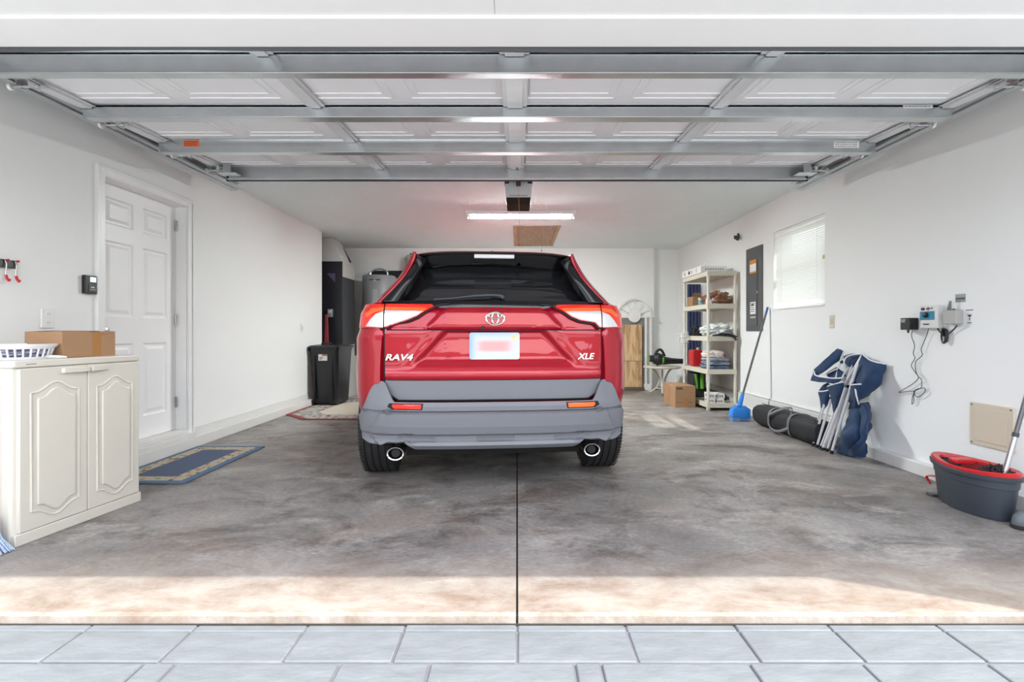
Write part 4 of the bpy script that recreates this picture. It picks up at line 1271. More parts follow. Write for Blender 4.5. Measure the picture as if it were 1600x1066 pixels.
# doormat
def mat_rug(name, field, border, edge, hw, hh, e1, b1, flowers, cut=0.0):
    m = bpy.data.materials.new(name); m.use_nodes = True; n = m.node_tree; L = n.links; p = n.nodes['Principled BSDF']; p.inputs['Roughness'].default_value = .95
    t = n.nodes.new('ShaderNodeTexCoord'); s = n.nodes.new('ShaderNodeSeparateXYZ'); L.new(t.outputs['Object'], s.inputs[0])
    def M(op, a, b=None):
        q = n.nodes.new('ShaderNodeMath'); q.operation = op
        for i, v in enumerate((a, b)):
            if v is None: continue
            if isinstance(v, (int, float)): q.inputs[i].default_value = v
            else: L.new(v, q.inputs[i])
        return q.outputs[0]
    dx = M('SUBTRACT', hw, M('ABSOLUTE', s.outputs['X'])); dy = M('SUBTRACT', hh, M('ABSOLUTE', s.outputs['Y'])); d = M('MINIMUM', dx, dy)
    if cut: d = M('MINIMUM', d, M('MULTIPLY', M('SUBTRACT', M('ADD', dx, dy), cut), .7071))
    v = n.nodes.new('ShaderNodeTexVoronoi'); v.inputs['Scale'].default_value = flowers[0]; L.new(t.outputs['Object'], v.inputs['Vector'])
    cr_ = n.nodes.new('ShaderNodeValToRGB'); cr_.color_ramp.interpolation = 'CONSTANT'; e = cr_.color_ramp.elements
    cols = flowers[1]
    e[0].position = 0; e[0].color = lin(cols[0]); e[1].position = .3; e[1].color = lin(cols[1])
    for i, c in enumerate(cols[2:]): x = e.new(.45 + .17 * i); x.color = lin(c)
    sp = n.nodes.new('ShaderNodeSeparateColor'); L.new(v.outputs['Color'], sp.inputs[0]); L.new(sp.outputs[0], cr_.inputs[0])
    fl = n.nodes.new('ShaderNodeMix'); fl.data_type = 'RGBA'; L.new(M('LESS_THAN', v.outputs['Distance'], .42), fl.inputs['Factor']); fl.inputs['A'].default_value = lin(border); L.new(cr_.outputs[0], fl.inputs['B'])
    x1 = n.nodes.new('ShaderNodeMix'); x1.data_type = 'RGBA'; L.new(M('GREATER_THAN', d, b1), x1.inputs['Factor']); L.new(fl.outputs['Result'], x1.inputs['A']); x1.inputs['B'].default_value = lin(field)
    x2 = n.nodes.new('ShaderNodeMix'); x2.data_type = 'RGBA'; L.new(M('LESS_THAN', d, e1), x2.inputs['Factor']); L.new(x1.outputs['Result'], x2.inputs['A']); x2.inputs['B'].default_value = lin(edge)
    nz_ = n.nodes.new('ShaderNodeTexNoise'); nz_.inputs['Scale'].default_value = 160; L.new(t.outputs['Object'], nz_.inputs['Vector'])
    bp = n.nodes.new('ShaderNodeBump'); bp.inputs['Strength'].default_value = .5; bp.inputs['Distance'].default_value = .004; L.new(nz_.outputs['Fac'], bp.inputs['Height']); L.new(bp.outputs[0], p.inputs['Normal'])
    L.new(x2.outputs['Result'], p.inputs['Base Color']); return m
mm = mat_rug('blue_floral_mat', (.075, .10, .17), (.42, .37, .27), (.09, .15, .24), .29, .525, .045, .140, (26, [(.30, .17, .12), (.05, .05, .045), (.16, .19, .08), (.45, .38, .28)]))
bm = NB(); box(bm, -.29, .29, -.525, .525, 0, .012); dm = finish('doormat', bm, mm, None, loc=(-2.455, 3.765, 0), bevel=.005)
tag(dm, 'blue doormat with cream flowered border below the white door', 'doormat')
mr_ = mat_rug('oriental_rug', (.62, .55, .46), (.40, .38, .35), (.24, .045, .05), .72, .88, .05, .33, (16, [(.10, .09, .09), (.35, .06, .07), (.55, .5, .43), (.18, .17, .17)]), .36)
bm = NB(); c_ = .34
prism(bm, [(-.72 + c_, -.88), (.72 - c_, -.88), (.72, -.88 + c_), (.72, .88 - c_), (.72 - c_, .88), (-.72 + c_, .88), (-.72, .88 - c_), (-.72, -.88 + c_)], 0, .010, 'z')
rg = finish('area_rug', bm, mr_, None, loc=(-2.04, 6.50, 0), bevel=.003)
tag(rg, 'eight-sided rug with dark red edge and beige middle under the black bin', 'rug')

# wheeled bin
bn = thing('wheeled_trash_bin', 'black wheeled trash bin with lid standing on the rug by the left wall', 'trash bin', (-2.565, 6.90, .0105), R(-7))
M_bin = mat('bin_black', (.010, .010, .013), .33)
bm = NB()
lv = [(.0, .165, .185), (.03, .172, .19), (.70, .198, .225), (.72, .205, .232), (.745, .205, .232), (.745, .193, .22)]
rings = []
for z, hx_, hy_ in lv:
    rings.append([bm.verts.new((x, y, z + .02)) for x, y in rrect(-hx_, hx_, -hy_, hy_, .045, 5)])
for A, B in zip(rings, rings[1:]):
    for k in range(len(A)): bm.faces.new((A[k], A[(k + 1) % len(A)], B[(k + 1) % len(A)], B[k]))
bm.faces.new(rings[0][::-1]); bm.faces.new(rings[-1])
finish('bin_body', bm, M_bin, bn)
bm = NB(); rings = []
for z, hx_, hy_ in ((.766, .222, .248), (.785, .225, .25), (.80, .21, .235), (.812, .15, .17), (.815, .10, .12)):
    rings.append([bm.verts.new((x, y, z)) for x, y in rrect(-hx_, hx_, -hy_, hy_, .05, 5)])
for A, B in zip(rings, rings[1:]):
    for k in range(len(A)): bm.faces.new((A[k], A[(k + 1) % len(A)], B[(k + 1) % len(A)], B[k]))
bm.faces.new(rings[0][::-1]); bm.faces.new(rings[-1])
ld = finish('lid', bm, M_bin, bn, angle=25)
bm = NB(); tube(bm, smooth_path([(-.06, -.14, .812), (-.05, -.15, .835), (.05, -.15, .835), (.06, -.14, .812)], 5), .010, 8); finish('lid_handle', bm, M_bin, ld)
bm = NB(); box(bm, -.25, -.215, -.20, -.17, .735, .775); finish('hinge', bm, M_bin, bn, bevel=.006)
bm = NB()
for x in (-.12, .12): box(bm, x - .004, x + .004, -.232, -.20, .06, .66)
rb = finish('rib', bm, M_bin, bn, bevel=.003); rb['kind'] = 'stuff'
bm = NB(); box(bm, -.07, .055, -.2255, -.2235, .60, .685); lb = finish('label', bm, M_sticker, bn)
bm = NB(); box(bm, -.02, .055, -.2262, -.2256, .665, .683); finish('label_band', bm, M_red, lb)
bm = NB()
for k in range(3): box(bm, -.055, .0 - .01 * k, -.2262, -.2256, .642 - .014 * k, .648 - .014 * k)
finish('print', bm, M_ink, lb)
for s in (-1, 1):
    bm = NB(); cyl(bm, (s * .14, -.16, .045), (s * .17, -.16, .045), .044, 24); finish('wheel', bm, M_blackm, bn)

# air handler in the alcove
ac = thing('air_handler', 'tall black air handler cabinet with pale duct on top in the left alcove', 'air handler', (-2.92, 7.52, 0))
M_acb = mat('air_handler_black', (.012, .012, .018), .4); M_acg = mat('air_handler_side', (.05, .052, .055), .6)
obox('cabinet', M_acb, -.28, .285, 0, .56, .62, 2.06, ac, bevel=.004)
obox('side_insulation', M_acg, .286, .292, .01, .55, .80, 1.83, ac, bevel=.001)
obox('upper_side_panel', mat('pale_duct_board', (.52, .52, .50), .7), .286, .292, .01, .55, 1.832, 2.055, ac, bevel=.001)
obox('lower_side_panel', mat('beige_metal', (.50, .48, .44), .6), .286, .292, .01, .55, .62, .80, ac, bevel=.001)
obox('stand', mat('platform_board', (.42, .41, .39), .7), -.30, .36, -.03, .60, 0, .619, ac, bevel=.004)
bm = NB(); prism(bm, [(-.13, .14), (.0, .14), (.0, 0)], -.002, 0, 'y', Matrix.Translation((.18, -.001, 1.74 - .0))); 
finish('sticker', bm, mat('violet_sticker', (.10, .09, .16), .5), ac)
bm = NB()
b4 = [(-.27, .0), (.28, .0), (.28, .55), (-.27, .55)]; t4 = [(-.05, .12), (.12, .12), (.12, .45), (-.05, .45)]
A = [bm.verts.new((x, y, 2.061)) for x, y in b4]; B = [bm.verts.new((x, y, 2.20)) for x, y in [(-.25, .02), (.22, .03), (.22, .52), (-.25, .52)]]; C_ = [bm.verts.new((x - .02, y, 2.435)) for x, y in t4]
for P_, Q_ in ((A, B), (B, C_)):
    for k in range(4): bm.faces.new((P_[k], P_[(k + 1) % 4], Q_[(k + 1) % 4], Q_[k]))
bm.faces.new(A[::-1]); bm.faces.new(C_)
finish('duct_plenum', bm, mat('duct_board_white', (.60, .60, .58), .6), ac, bevel=.004)
bm = NB(); tube(bm, [(.245, .08, 2.12), (.10, .14, 2.36)], .028, 10, flat=.5); finish('foil_tape_roll', bm, M_white, ac)
bm = NB(); tube(bm, [(.275, .40, 2.10), (.13, .44, 2.34)], .020, 10); finish('drain_hose', bm, M_acg, ac)

rp = thing('red_pole', 'red handled pole leaning between the alcove wall and the black air handler', 'pole', (-2.80, 7.33, 0))
bm = NB(); prism(bm, [(-.035, .0), (.05, .0), (.02, 1.25), (-.02, 1.25)], -.012, .012); finish('red_body', bm, mat('dull_red', (.26, .025, .02), .5), rp, bevel=.004)
gg = thing('wall_gauge', 'small grey electrical box fixed to the front of the black air handler', 'electrical box', (-2.80, 7.519, 1.28))
obox('box', M_galvd, -.04, .03, -.05, 0, -.06, .06, gg, bevel=.004)
bm = NB(); cyl(bm, (0, -.05, .02), (0, -.054, .02), .018, 16); finish('dial', bm, M_white, gg)

# water heater
wh = thing('water_heater', 'grey cylindrical water heater against the back wall behind the red car', 'water heater', (-2.28, 8.26, 0))
M_wh = mat('heater_grey', (.25, .26, .275), .4)
bm = NB(); lathe(bm, [(.262, .45), (.27, .47), (.27, 1.90), (.262, 1.915), (.255, 1.92), (.0005, 1.93)], 56); finish('tank', bm, M_wh, wh)
bm = NB(); lathe(bm, [(.30, 0), (.30, .448), (.28, .449)], 32); finish('stand', bm, M_galvd, wh)
bm = NB(); tube(bm, [(-.274 * sin(a) , -.274 * cos(a), z) for a, z in [(R(-18) + R(36) * k / 12, 1.835 + .0 * k) for k in range(13)]], .016, 8, flat=.4); finish('badge', bm, M_black, wh)
bm = NB(); tube(bm, [(0, -.272, 1.83), (0, -.280, 1.83)], .022, 16); finish('badge_emblem', bm, M_steel, wh)
bm = NB()
for a in range(-3, 4):
    pass
ap = [(-.273 * sin(R(-9 + 18 * k / 6)) , -.273 * cos(R(-9 + 18 * k / 6))) for k in range(7)]
for (x0, y0), (x1, y1) in zip(ap, ap[1:]):
    bm.faces.new([bm.verts.new(q) for q in ((x0, y0, 1.40), (x1, y1, 1.40), (x1, y1, 1.68), (x0, y0, 1.68))])
finish('access_cover', bm, mat('heater_cover', (.34, .355, .37), .35), wh)
bm = NB(); tube(bm, smooth_path([(-.13, 0, 1.925), (-.13, 0, 1.99), (-.05, 0, 2.035), (.05, 0, 2.035), (.13, 0, 1.99), (.13, 0, 1.925)], 6), .014, 8); finish('water_pipe', bm, M_steel, wh)
bm = NB(); lathe(bm, [(.03, 1.925), (.03, 1.97), (.02, 1.98)], 16, Matrix.Translation((-.14, -.05, 0))); finish('pipe_fitting', bm, M_chrome, wh)
bb = obox('backing_board', M_blackm, -2.50, -1.85, 8.575, 8.599, 1.92, 2.05, bevel=.002)
tag(bb, 'long black board on the back wall above the water heater', 'board')
et = thing('expansion_tank', 'small beige expansion tank with domed ends on the back wall left of the car roof', 'tank', (-1.80, 8.46, 1.98))
bm = NB(); lathe(bm, [(.03, 0), (.075, .02), (.098, .06), (.10, .10), (.10, .24), (.098, .28), (.07, .315), (.02, .33)], 32); finish('shell', bm, mat('tank_beige', (.45, .42, .36), .45), et)
bm = NB(); lathe(bm, [(.103, .19), (.104, .192), (.104, .205), (.103, .207)], 32); finish('band', bm, M_galvd, et)
bm = NB(); lathe(bm, [(.02, .33), (.02, .345), (.012, .35)], 12); finish('valve', bm, M_black, et)
bm = NB(); tube(bm, [(0, 0, .0), (0, 0, -.5), (0, .12, -.5)], .012, 8); finish('feed_pipe', bm, M_steel, et)

# ------------------------------------------------------------------ back right corner
# leaning pine boards in front of a grey frame
pf_ = thing('cabinet_frame', 'tall grey framed panel against the back wall behind the pine boards', 'panel', (1.80, 8.55, 0))
obox('panel', mat('frame_grey', (.20, .20, .20), .6), -.42, .38, -.012, .045, 0.0, 1.27, pf_, bevel=.003)
for i, (z0, z1, lb_) in enumerate(((.06, .50, 'lower pine board of the two stacked by the back wall'), (.505, 1.12, 'upper pine board of the two stacked by the back wall'))):
    b_ = obox('pine_board', M_ply, -.36, .36, -.012, .012, 0, z1 - z0, bevel=.003); b_.location = (1.765, 8.50, z0)
    tag(b_, lb_, 'board', 'pine boards by the back wall')
b_ = obox('base_plank', mat('dark_plank', (.12, .085, .06), .7), -.38, .38, -.03, .03, 0, .059, bevel=.003); b_.location = (1.77, 8.49, 0)
tag(b_, 'dark brown plank on the floor carrying the pine boards', 'plank')
tr_ = thing('garden_trellis', 'white garden trellis with half-round fan top standing behind the pine boards', 'trellis', (2.0, 8.565 - .03, 0))
M_wt = mat('trellis_white', (.78, .77, .74), .6)
bm = NB(); tube(bm, [(.29 * cos(pi * k / 30), 0, 1.27 + .29 * sin(pi * k / 30)) for k in range(31)], .012, 8); finish('arch', bm, M_wt, tr_)
for a in (30, 60, 90, 120, 150):
    bm = NB(); tube(bm, [(.08 * cos(R(a)), 0, 1.27 + .08 * sin(R(a))), (.28 * cos(R(a)), 0, 1.27 + .28 * sin(R(a)))], .006, 6); finish('spoke', bm, M_wt, tr_)
bm = NB(); cyl(bm, (0, -.035, 1.265), (0, .0, 1.265), .105, 32); finish('hub_disc', bm, M_wt, tr_, bevel=.004)
bm = NB(); box(bm, -.30, .36, -.010, .012, 1.245, 1.272); finish('crossbar', bm, M_wt, tr_, bevel=.002)
for x, w_ in ((.20, .035), (.285, .03)):
    bm = NB(); box(bm, x - w_ / 2, x + w_ / 2, -.012, .012, 0.0, 1.244); finish('post', bm, M_wt, tr_, bevel=.002)
bm = NB(); tube(bm, [(.17 - .29 * 0, 0, 1.244), (-.26, 0, 1.244)], .008, 6); finish('rail', bm, M_wt, tr_)
bm = NB(); box(bm, .17, .30, -.018, .018, 0.0, .11); finish('foot_block', bm, M_wt, tr_, bevel=.004)

# side table
tb_ = thing('side_table', 'round cream side table on scrolled white legs beside the shelving unit', 'table', (2.33, 8.02, 0))
M_tb = mat('table_cream', (.62, .57, .48), .5)
bm = NB(); lathe(bm, [(.20, .415), (.285, .418), (.295, .428), (.295, .442), (.285, .45), (.0005, .45)], 48); finish('tabletop', bm, M_tb, tb_)
for a in (255, 15, 135):
    d_ = Vector((cos(R(a)), sin(R(a)), 0))
    bm = NB(); tube(bm, smooth_path([d_ * .20 + Vector((0, 0, .415)), d_ * .12 + Vector((0, 0, .36)), d_ * .05 + Vector((0, 0, .22)), d_ * .10 + Vector((0, 0, .10)), d_ * .20 + Vector((0, 0, .022)), d_ * .24 + Vector((0, 0, .05))], 6), .016, 8)
    finish('leg', bm, M_tb, tb_)
bm = NB(); tube(bm, [(.10 * cos(2 * pi * k / 24), .10 * sin(2 * pi * k / 24), .10) for k in range(24)], .009, 6, closed=True); finish('stretcher_ring', bm, M_tb, tb_)
tube_pts = None
# leaf blower
lbw = thing('leaf_blower', 'black and green leaf blower lying on the round side table', 'leaf blower', (2.30, 7.98, .45))
M_green = mat('tool_green', (.10, .36, .03), .4)
bm = NB(); blob(bm, (-.04, 0, .11), (.10, .075, .095), 2, .12, 2.5, floor=.001); finish('motor_housing', bm, M_black, lbw)
bm = NB(); tube(bm, [(.03, 0, .09), (.16, 0, .082), (.30, 0, .078), (.38, 0, .076)], [.07, .05, .042, .045], 18); finish('nozzle', bm, M_black, lbw)
bm = NB(); tube(bm, smooth_path([(-.10, 0, .17), (-.07, 0, .23), (-.02, 0, .265), (.02, 0, .24), (.06, 0, .16)], 6), .020, 10); finish('handle', bm, M_black, lbw)
bm = NB(); tube(bm, [(.00, 0, .10), (.03, 0, .10)], .072, 18); finish('green_band', bm, M_green, lbw)
bm = NB(); tube(bm, [(-.19, 0, .12), (-.12, 0, .12)], [.052, .058], 18); bt = finish('fan_intake', bm, M_black, lbw)
bm = NB(); tube(bm, [(-.193, 0, .12), (-.186, 0, .12)], .046, 18); finish('green_grille', bm, M_green, lbw)

# cardboard box on the floor
cx2 = thing('cardboard_box', 'large brown cardboard box on the floor beside the shelving unit', 'box', (2.205, 6.80, 0), R(2))
obox('carton', M_card, -.135, .135, -.235, .235, 0, .285, cx2, bevel=.003)
obox('packing_tape', M_tape, -.022, .022, -.2362, -.2352, 0, .13, cx2, bevel=0)
obox('packing_tape', M_tape, -.1362, -.1352, -.03, .05, .05, .285, cx2, bevel=0)
bm = NB()
box(bm, -.12, -.04, -.2362, -.2352, .235, .265)
for k in range(6): box(bm, -.118 + .013 * k, -.109 + .013 * k, -.2368, -.2363, .242, .258)
for x in (-.11, .04):
    for k in range(5): box(bm, x + .013 * k, x + .009 + .013 * k, -.2362, -.2352, .065, .073)
finish('print', bm, mat('brown_print', (.14, .08, .05), .8), cx2)

# shelving unit
SX, SY, SW, SL, SHZ = 2.40, 6.30, .375, .93, 1.77
sh = thing('shelving_unit', 'ivory plastic five-shelf shelving unit full of household things in right corner', 'shelving unit', (SX, SY, 0))
Z5 = [.035, .460, .880, 1.290, 1.705]
for z in Z5:
    bm = NB(); h_ = .062
    box(bm, 0, SW, 0, SL, z + h_ - .012, z + h_ - .006)
    for q in ((0, SW, 0, .012), (0, SW, SL - .012, SL), (0, .012, .012, SL - .012), (SW - .012, SW, .012, SL - .012)): box(bm, q[0], q[1], q[2], q[3], z, z + h_)
    for k in range(1, 5): box(bm, .012, SW - .012, SL * k / 5 - .003, SL * k / 5 + .003, z + .015, z + h_ - .012)
    finish('shelf', bm, M_shelf, sh, bevel=.003)
for x, y in ((.018, .018), (SW - .018, .018), (.018, SL - .018), (SW - .018, SL - .018)):
    for a, b in zip([0.0] + Z5[1:], []): pass
    lo = 0
    zz = [0] + [z for z in Z5[1:]]
    bm = NB()
    prev_top = 0
    for z in Z5:
        cyl(bm, (x, y, prev_top), (x, y, z), .019, 16); 
        tube(bm, [(x, y, z - .02), (x, y, z)], [.021, .024], 16)
        prev_top = z + .062
    box(bm, x - .018, x + .018, y - .018, y + .018, 0, .03)
    bmesh.ops.remove_doubles(bm, verts=bm.verts, dist=1e-5)
    p_o = finish('post', bm, M_shelf, sh)
ST = [z + .057 for z in Z5]     # surfaces that carry things
def on(i, x, y): return (SX + x, SY + y, ST[i])
# top shelf
wb = thing('long_white_box', 'long white product box with black marks on top of the shelving unit', 'box', on(4, .02, .30), R(0))
obox('carton', mat('glossy_white_card', (.82, .82, .80), .3), -.03, .30, -.10, .62, .006, .095, wb, bevel=.002)
bm = NB()
for y, w_ in ((.50, .03), (.30, .07), (.22, .02), (.05, .015)): box(bm, -.0312, -.0302, y, y + w_, .03, .075)
for k in range(8): box(bm, .03 + .032 * k, .045 + .032 * k, -.1012, -.1002, .045, .058)
finish('print', bm, M_ink, wb)
bm = NB(); lathe(bm, [(.012, 0), (.014, .02), (.006, .035), (.005, .055)], 12)
o_ = finish('plastic_nozzle', bm, M_white, None, loc=(SX + .10, SY + .35, ST[4] + .096)); tag(o_, 'small white nozzle standing on the long white box', 'nozzle')
# second shelf
bm = NB(); blob(bm, (0, 0, .075), (.155, .14, .085), 3, .55, 3.2, 56, 34, floor=.0)
o_ = finish('plastic_bag', bm, mat('brown_bag_plastic', (.33, .17, .11), .3, var=.5, vscale=22), None, loc=on(3, .205, .22)); tag(o_, 'shiny brown crumpled bag on the second shelf from the top', 'bag')
o_ = thing('cardboard_box', 'small open cardboard box toward the back of the second shelf', 'box', on(3, .085, .72), R(4))
bm = NB()
for q in ((-.055, .055, -.09, -.086), (-.055, .055, .086, .09), (-.055, -.051, -.086, .086), (.051, .055, -.086, .086)): box(bm, q[0], q[1], q[2], q[3], 0, .14)
box(bm, -.055, .055, -.09, .09, 0, .004); finish('carton', bm, M_card, o_)
bm = NB(); flap(bm, (-.055, -.088, .14), (.055, -.088, .14), (0, -.03, .05)); finish('flap', bm, M_card, o_)
o_ = thing('plastic_tub', 'teal plastic tub on the second shelf next to the small carton', 'tub', on(3, .085, .42))
bm = NB(); lathe(bm, [(.035, 0), (.042, .01), (.044, .08), (.040, .09)], 24); finish('tub', bm, mat('teal_plastic', (.16, .42, .46), .35), o_)
bm = NB(); lathe(bm, [(.046, .088), (.046, .104), (.04, .108)], 24); finish('lid', bm, M_white, o_)
o_ = obox('paper_pack', M_white, -.05, .05, -.05, .05, 0, .085, bevel=.006); o_.location = on(3, .10, .17); tag(o_, 'small white packet beside the shiny brown bag', 'packet')
# third shelf
bm = NB(); blob(bm, (0, 0, .07), (.16, .21, .085), 11, .5, 2.6, 60, 36, floor=.0)
for v in bm.verts:
    pass
o_ = finish('folded_tarp', bm, mat('pale_tarp', (.68, .72, .72), .4, var=.12, vscale=14), None, loc=on(2, .195, .24)); tag(o_, 'pale crumpled folded tarp on the third shelf', 'tarp')
bm = NB(); blob(bm, (0, 0, .055), (.07, .11, .07), 13, .5, 3, floor=.0)
o_ = finish('black_pouch', bm, M_blackm, None, loc=on(2, .095, .62)); tag(o_, 'black crumpled pouch behind the pale tarp on the third shelf', 'pouch')
bm = NB(); tube(bm, smooth_path([(.06, -.015, .012), (.15, -.02, .016), (.25, -.03, .012), (.32, -.032, -.005), (.352, -.034, -.045)], 6), [.010] * 10 + [.013] * 15, 10)
tube(bm, smooth_path([(.12, -.012, .030), (.22, -.022, .034), (.31, -.034, .014), (.365, -.028, -.004)], 6), .008, 8)
o_ = finish('black_strap', bm, M_black, None, loc=on(2, 0, 0)); tag(o_, 'black strap hanging over the front edge of the third shelf', 'strap')
bm = NB(); blob(bm, (0, 0, -.02), (.045, .10, .075), 17, .7, 3.4, 48, 28)
pb_m = mat('clear_plastic_bag', (.85, .85, .85), .15, alpha=.35)
o_ = finish('clear_plastic_bag', bm, pb_m, None, loc=on(2, -.048, .72)); tag(o_, 'clear plastic bag hanging over the left edge of the third shelf', 'bag')
# fourth shelf
o_ = thing('fuel_can', 'red plastic fuel can at the far end of the fourth shelf', 'fuel can', on(1, .10, .70))
bm = NB(); prism(bm, rrect(-.07, .07, 0, .23, .03), -.09, .09); finish('can_body', bm, mat('fuel_red', (.50, .015, .02), .35), o_, bevel=.012, seg=3)
bm = NB(); cyl(bm, (.03, -.02, .23), (.03, -.02, .262), .022, 16); finish('cap', bm, M_beige, o_)
M_den = mat('denim', (.16, .22, .32), .85, bump=.4, bscale=200, var=.3, vscale=14)
M_den2 = mat('pale_denim', (.33, .40, .48), .85, bump=.4, bscale=200, var=.3, vscale=14)
def folded(name, label, i, x, y, z, hx_, hy_, h_, m, seed, grp='folded clothes on the fourth shelf'):
    bm = NB(); blob(bm, (0, 0, h_ / 2), (hx_, hy_, h_ / 2 * 1.08), seed, .22, 2.2, 48, 24, power=.55, floor=.0)
    o_ = finish(name, bm, m, None, loc=(SX + x, SY + y, ST[i] + z)); tag(o_, label, 'clothes', grp); return o_
folded('folded_jeans', 'dark blue folded jeans at the bottom of the clothes pile', 1, .19, .24, .0, .145, .20, .05, M_den, 21)
folded('folded_jeans', 'mid blue folded jeans in the middle of the clothes pile', 1, .18, .22, .054, .14, .19, .045, M_den2, 22)
folded('folded_jeans', 'pale blue folded jeans second from the top of the clothes pile', 1, .19, .23, .103, .14, .18, .04, mat('grey_denim', (.42, .47, .54), .85, bump=.4, bscale=200, var=.2), 23)
folded('folded_shirt', 'white patterned cloth with red spots on top of the clothes pile', 1, .15, .22, .146, .11, .15, .085, mat('spotted_cloth', (.72, .64, .60), .9, var=.35, vscale=26), 24)
folded('folded_shirt', 'red folded cloth peeking out beside the white patterned cloth', 1, .235, .20, .146, .045, .10, .035, M_red, 25)
o_ = obox('black_case', M_blackm, -.05, .05, -.16, .16, 0, .155, bevel=.008); o_.location = on(1, .275 - 0.0, .58); tag(o_, 'black case behind the clothes on the fourth shelf', 'case')
o_ = obox('tray', M_shelf, -.15, .15, -.02, .02, 0, .03, bevel=.004)
bpy.data.objects.remove(o_)
# bottom shelf and behind
o_ = thing('hedge_trimmer', 'green handled hedge trimmer standing on the bottom shelf', 'hedge trimmer', on(0, .11, .70))
obox('body', M_blackm, -.07, .10, -.10, .16, 0, .33, o_, bevel=.01)
bm = NB(); tube(bm, [(-.045, -.105, .33), (-.02, -.11, .12)], [.022, .012], 10); finish('handle', bm, M_green, o_)
bm = NB(); tube(bm, [(.045, -.105, .33), (.045, -.11, .12)], [.028, .028], 10); finish('handle', bm, M_green, o_)
for k, (x, y, z, lb_) in enumerate(((.085, .14, 0, 'white printed carton under another at the left of the bottom shelf'), (.085, .14, .062, 'white printed carton on top at the left of the bottom shelf'), (.175, .10, 0, 'lower white printed carton at the middle front of the bottom shelf'), (.185, .11, .062, 'upper white printed carton at the middle front of the bottom shelf'))):
    o_ = thing('small_carton', lb_, 'box', (SX + x, SY + y, ST[0] + z), R(3 * k - 4), group='white cartons on the bottom shelf')
    obox('carton', M_white, -.042, .042, -.085, .085, .0005, .06, o_, bevel=.002)
    bm = NB()
    for j in range(3): box(bm, -.03 + .018 * j, -.02 + .018 * j, -.0862, -.0852, .012 + .008 * (j % 2), .035)
    for j in range(4): box(bm, -.0432, -.0422, -.07 + .035 * j, -.055 + .035 * j, .015, .04)
    finish('print', bm, M_ink, o_)
bm = NB(); prism(bm, [(-.05, 0), (.10, 0), (.085, .09), (-.03, .13)], -.2, .25); o_ = finish('tool_case', bm, M_blackm, None, loc=on(0, .255, .45), bevel=.008); tag(o_, 'black sloping tool case on the bottom shelf behind the white cartons', 'case')
# blue folding mat behind the shelves
o_ = thing('folding_mat', 'tall dark blue pleated panel standing upright behind the shelves', 'panel', (2.695, 7.55, 0), R(0))
bm = NB(); pts_ = []
for k in range(9): pts_.append((-.11 + .20 * k / 8, .0 if k % 2 else .018))
pts_ += [(.09, .04), (-.11, .04)]
prism(bm, pts_, 0, 1.72, 'z'); finish('panel', bm, mat('dark_blue_cloth', (.028, .04, .10), .8), o_)

# ------------------------------------------------------------------ right wall
eb = wall_r('breaker_panel', 'dark grey electrical breaker panel on the right wall between shelves and window', 'electrical panel', 5.92, 1.505)
M_pan = mat('panel_grey', (.085, .09, .095), .45)
obox('cover', M_pan, -.20, .20, -.014, -.0005, -.50, .495, eb, bevel=.003)
dd = obox('door', M_pan, -.155, .09, -.020, -.0145, -.44, .20, eb, bevel=.002)
lb_ = obox('warning_label', mat('label_orange', (.62, .25, .04), .5), -.09, .08, -.0215, -.0206, .185 - .0, .345, eb, bevel=0)
obox('label_white', M_sticker, -.082, .072, -.0225, -.0217, .205, .295, lb_, bevel=0)
lb_ = obox('info_label', M_sticker, -.075, .06, -.0215, -.0206, -.30, -.155, eb, bevel=0)
bm = NB()
for k in range(5): box(bm, -.06, .04 - .012 * (k % 3), -.0222, -.0216, -.175 - .024 * k, -.168 - .024 * k)
box(bm, -.05, .02, -.0222, -.0216, -.20, -.18); finish('print', bm, M_ink, lb_)
bm = NB()
for k in range(6): box(bm, -.07 + .022 * k, -.055 + .022 * k, -.0215, -.0206, -.345, -.33)
finish('print', bm, M_sticker, eb)
obox('latch', M_steel, .095, .108, -.024, -.0145, -.06, -.03, eb, bevel=.002)
sn = wall_r('cable_fitting', 'small double-headed cable fitting high on the right wall above the shelves', 'fitting', 2.82 * 780 / 350, 2.19)
bm = NB(); lathe(bm, [(.03, 0), (.03, .02), (.015, .03)], 16, Matrix.Rotation(R(90), 4, 'X')); finish('base', bm, M_beige, sn)
bm = NB(); tube(bm, [(-.03, -.03, .01), (-.045, -.07, .0)], [.018, .026], 12); finish('head', bm, M_dark, sn)
bm = NB(); tube(bm, [(.01, -.03, .0), (.02, -.06, -.035)], [.015, .022], 12); finish('head', bm, M_dark, sn)
bm = NB(); tube(bm, [(.01, -.03, .01), (.02, -.05, .04)], [.012, .014], 10); finish('head', bm, M_dark, sn)
sw_ = wall_r('wall_switch', 'cream wall switch plate below the window on the right wall', 'switch', 2.82 * 780 / 492.5, 1.085)
obox('cover_plate', mat('cream_plate', (.66, .60, .48), .4), -.032, .032, -.008, -.0005, -.058, .058, sw_, bevel=.003)
obox('rocker', M_beige, -.013, .013, -.013, -.0081, -.025, .025, sw_, bevel=.002)

def wr(px, py): 
    p = pt(px, py, X=XR - .01); return p.y, p.z
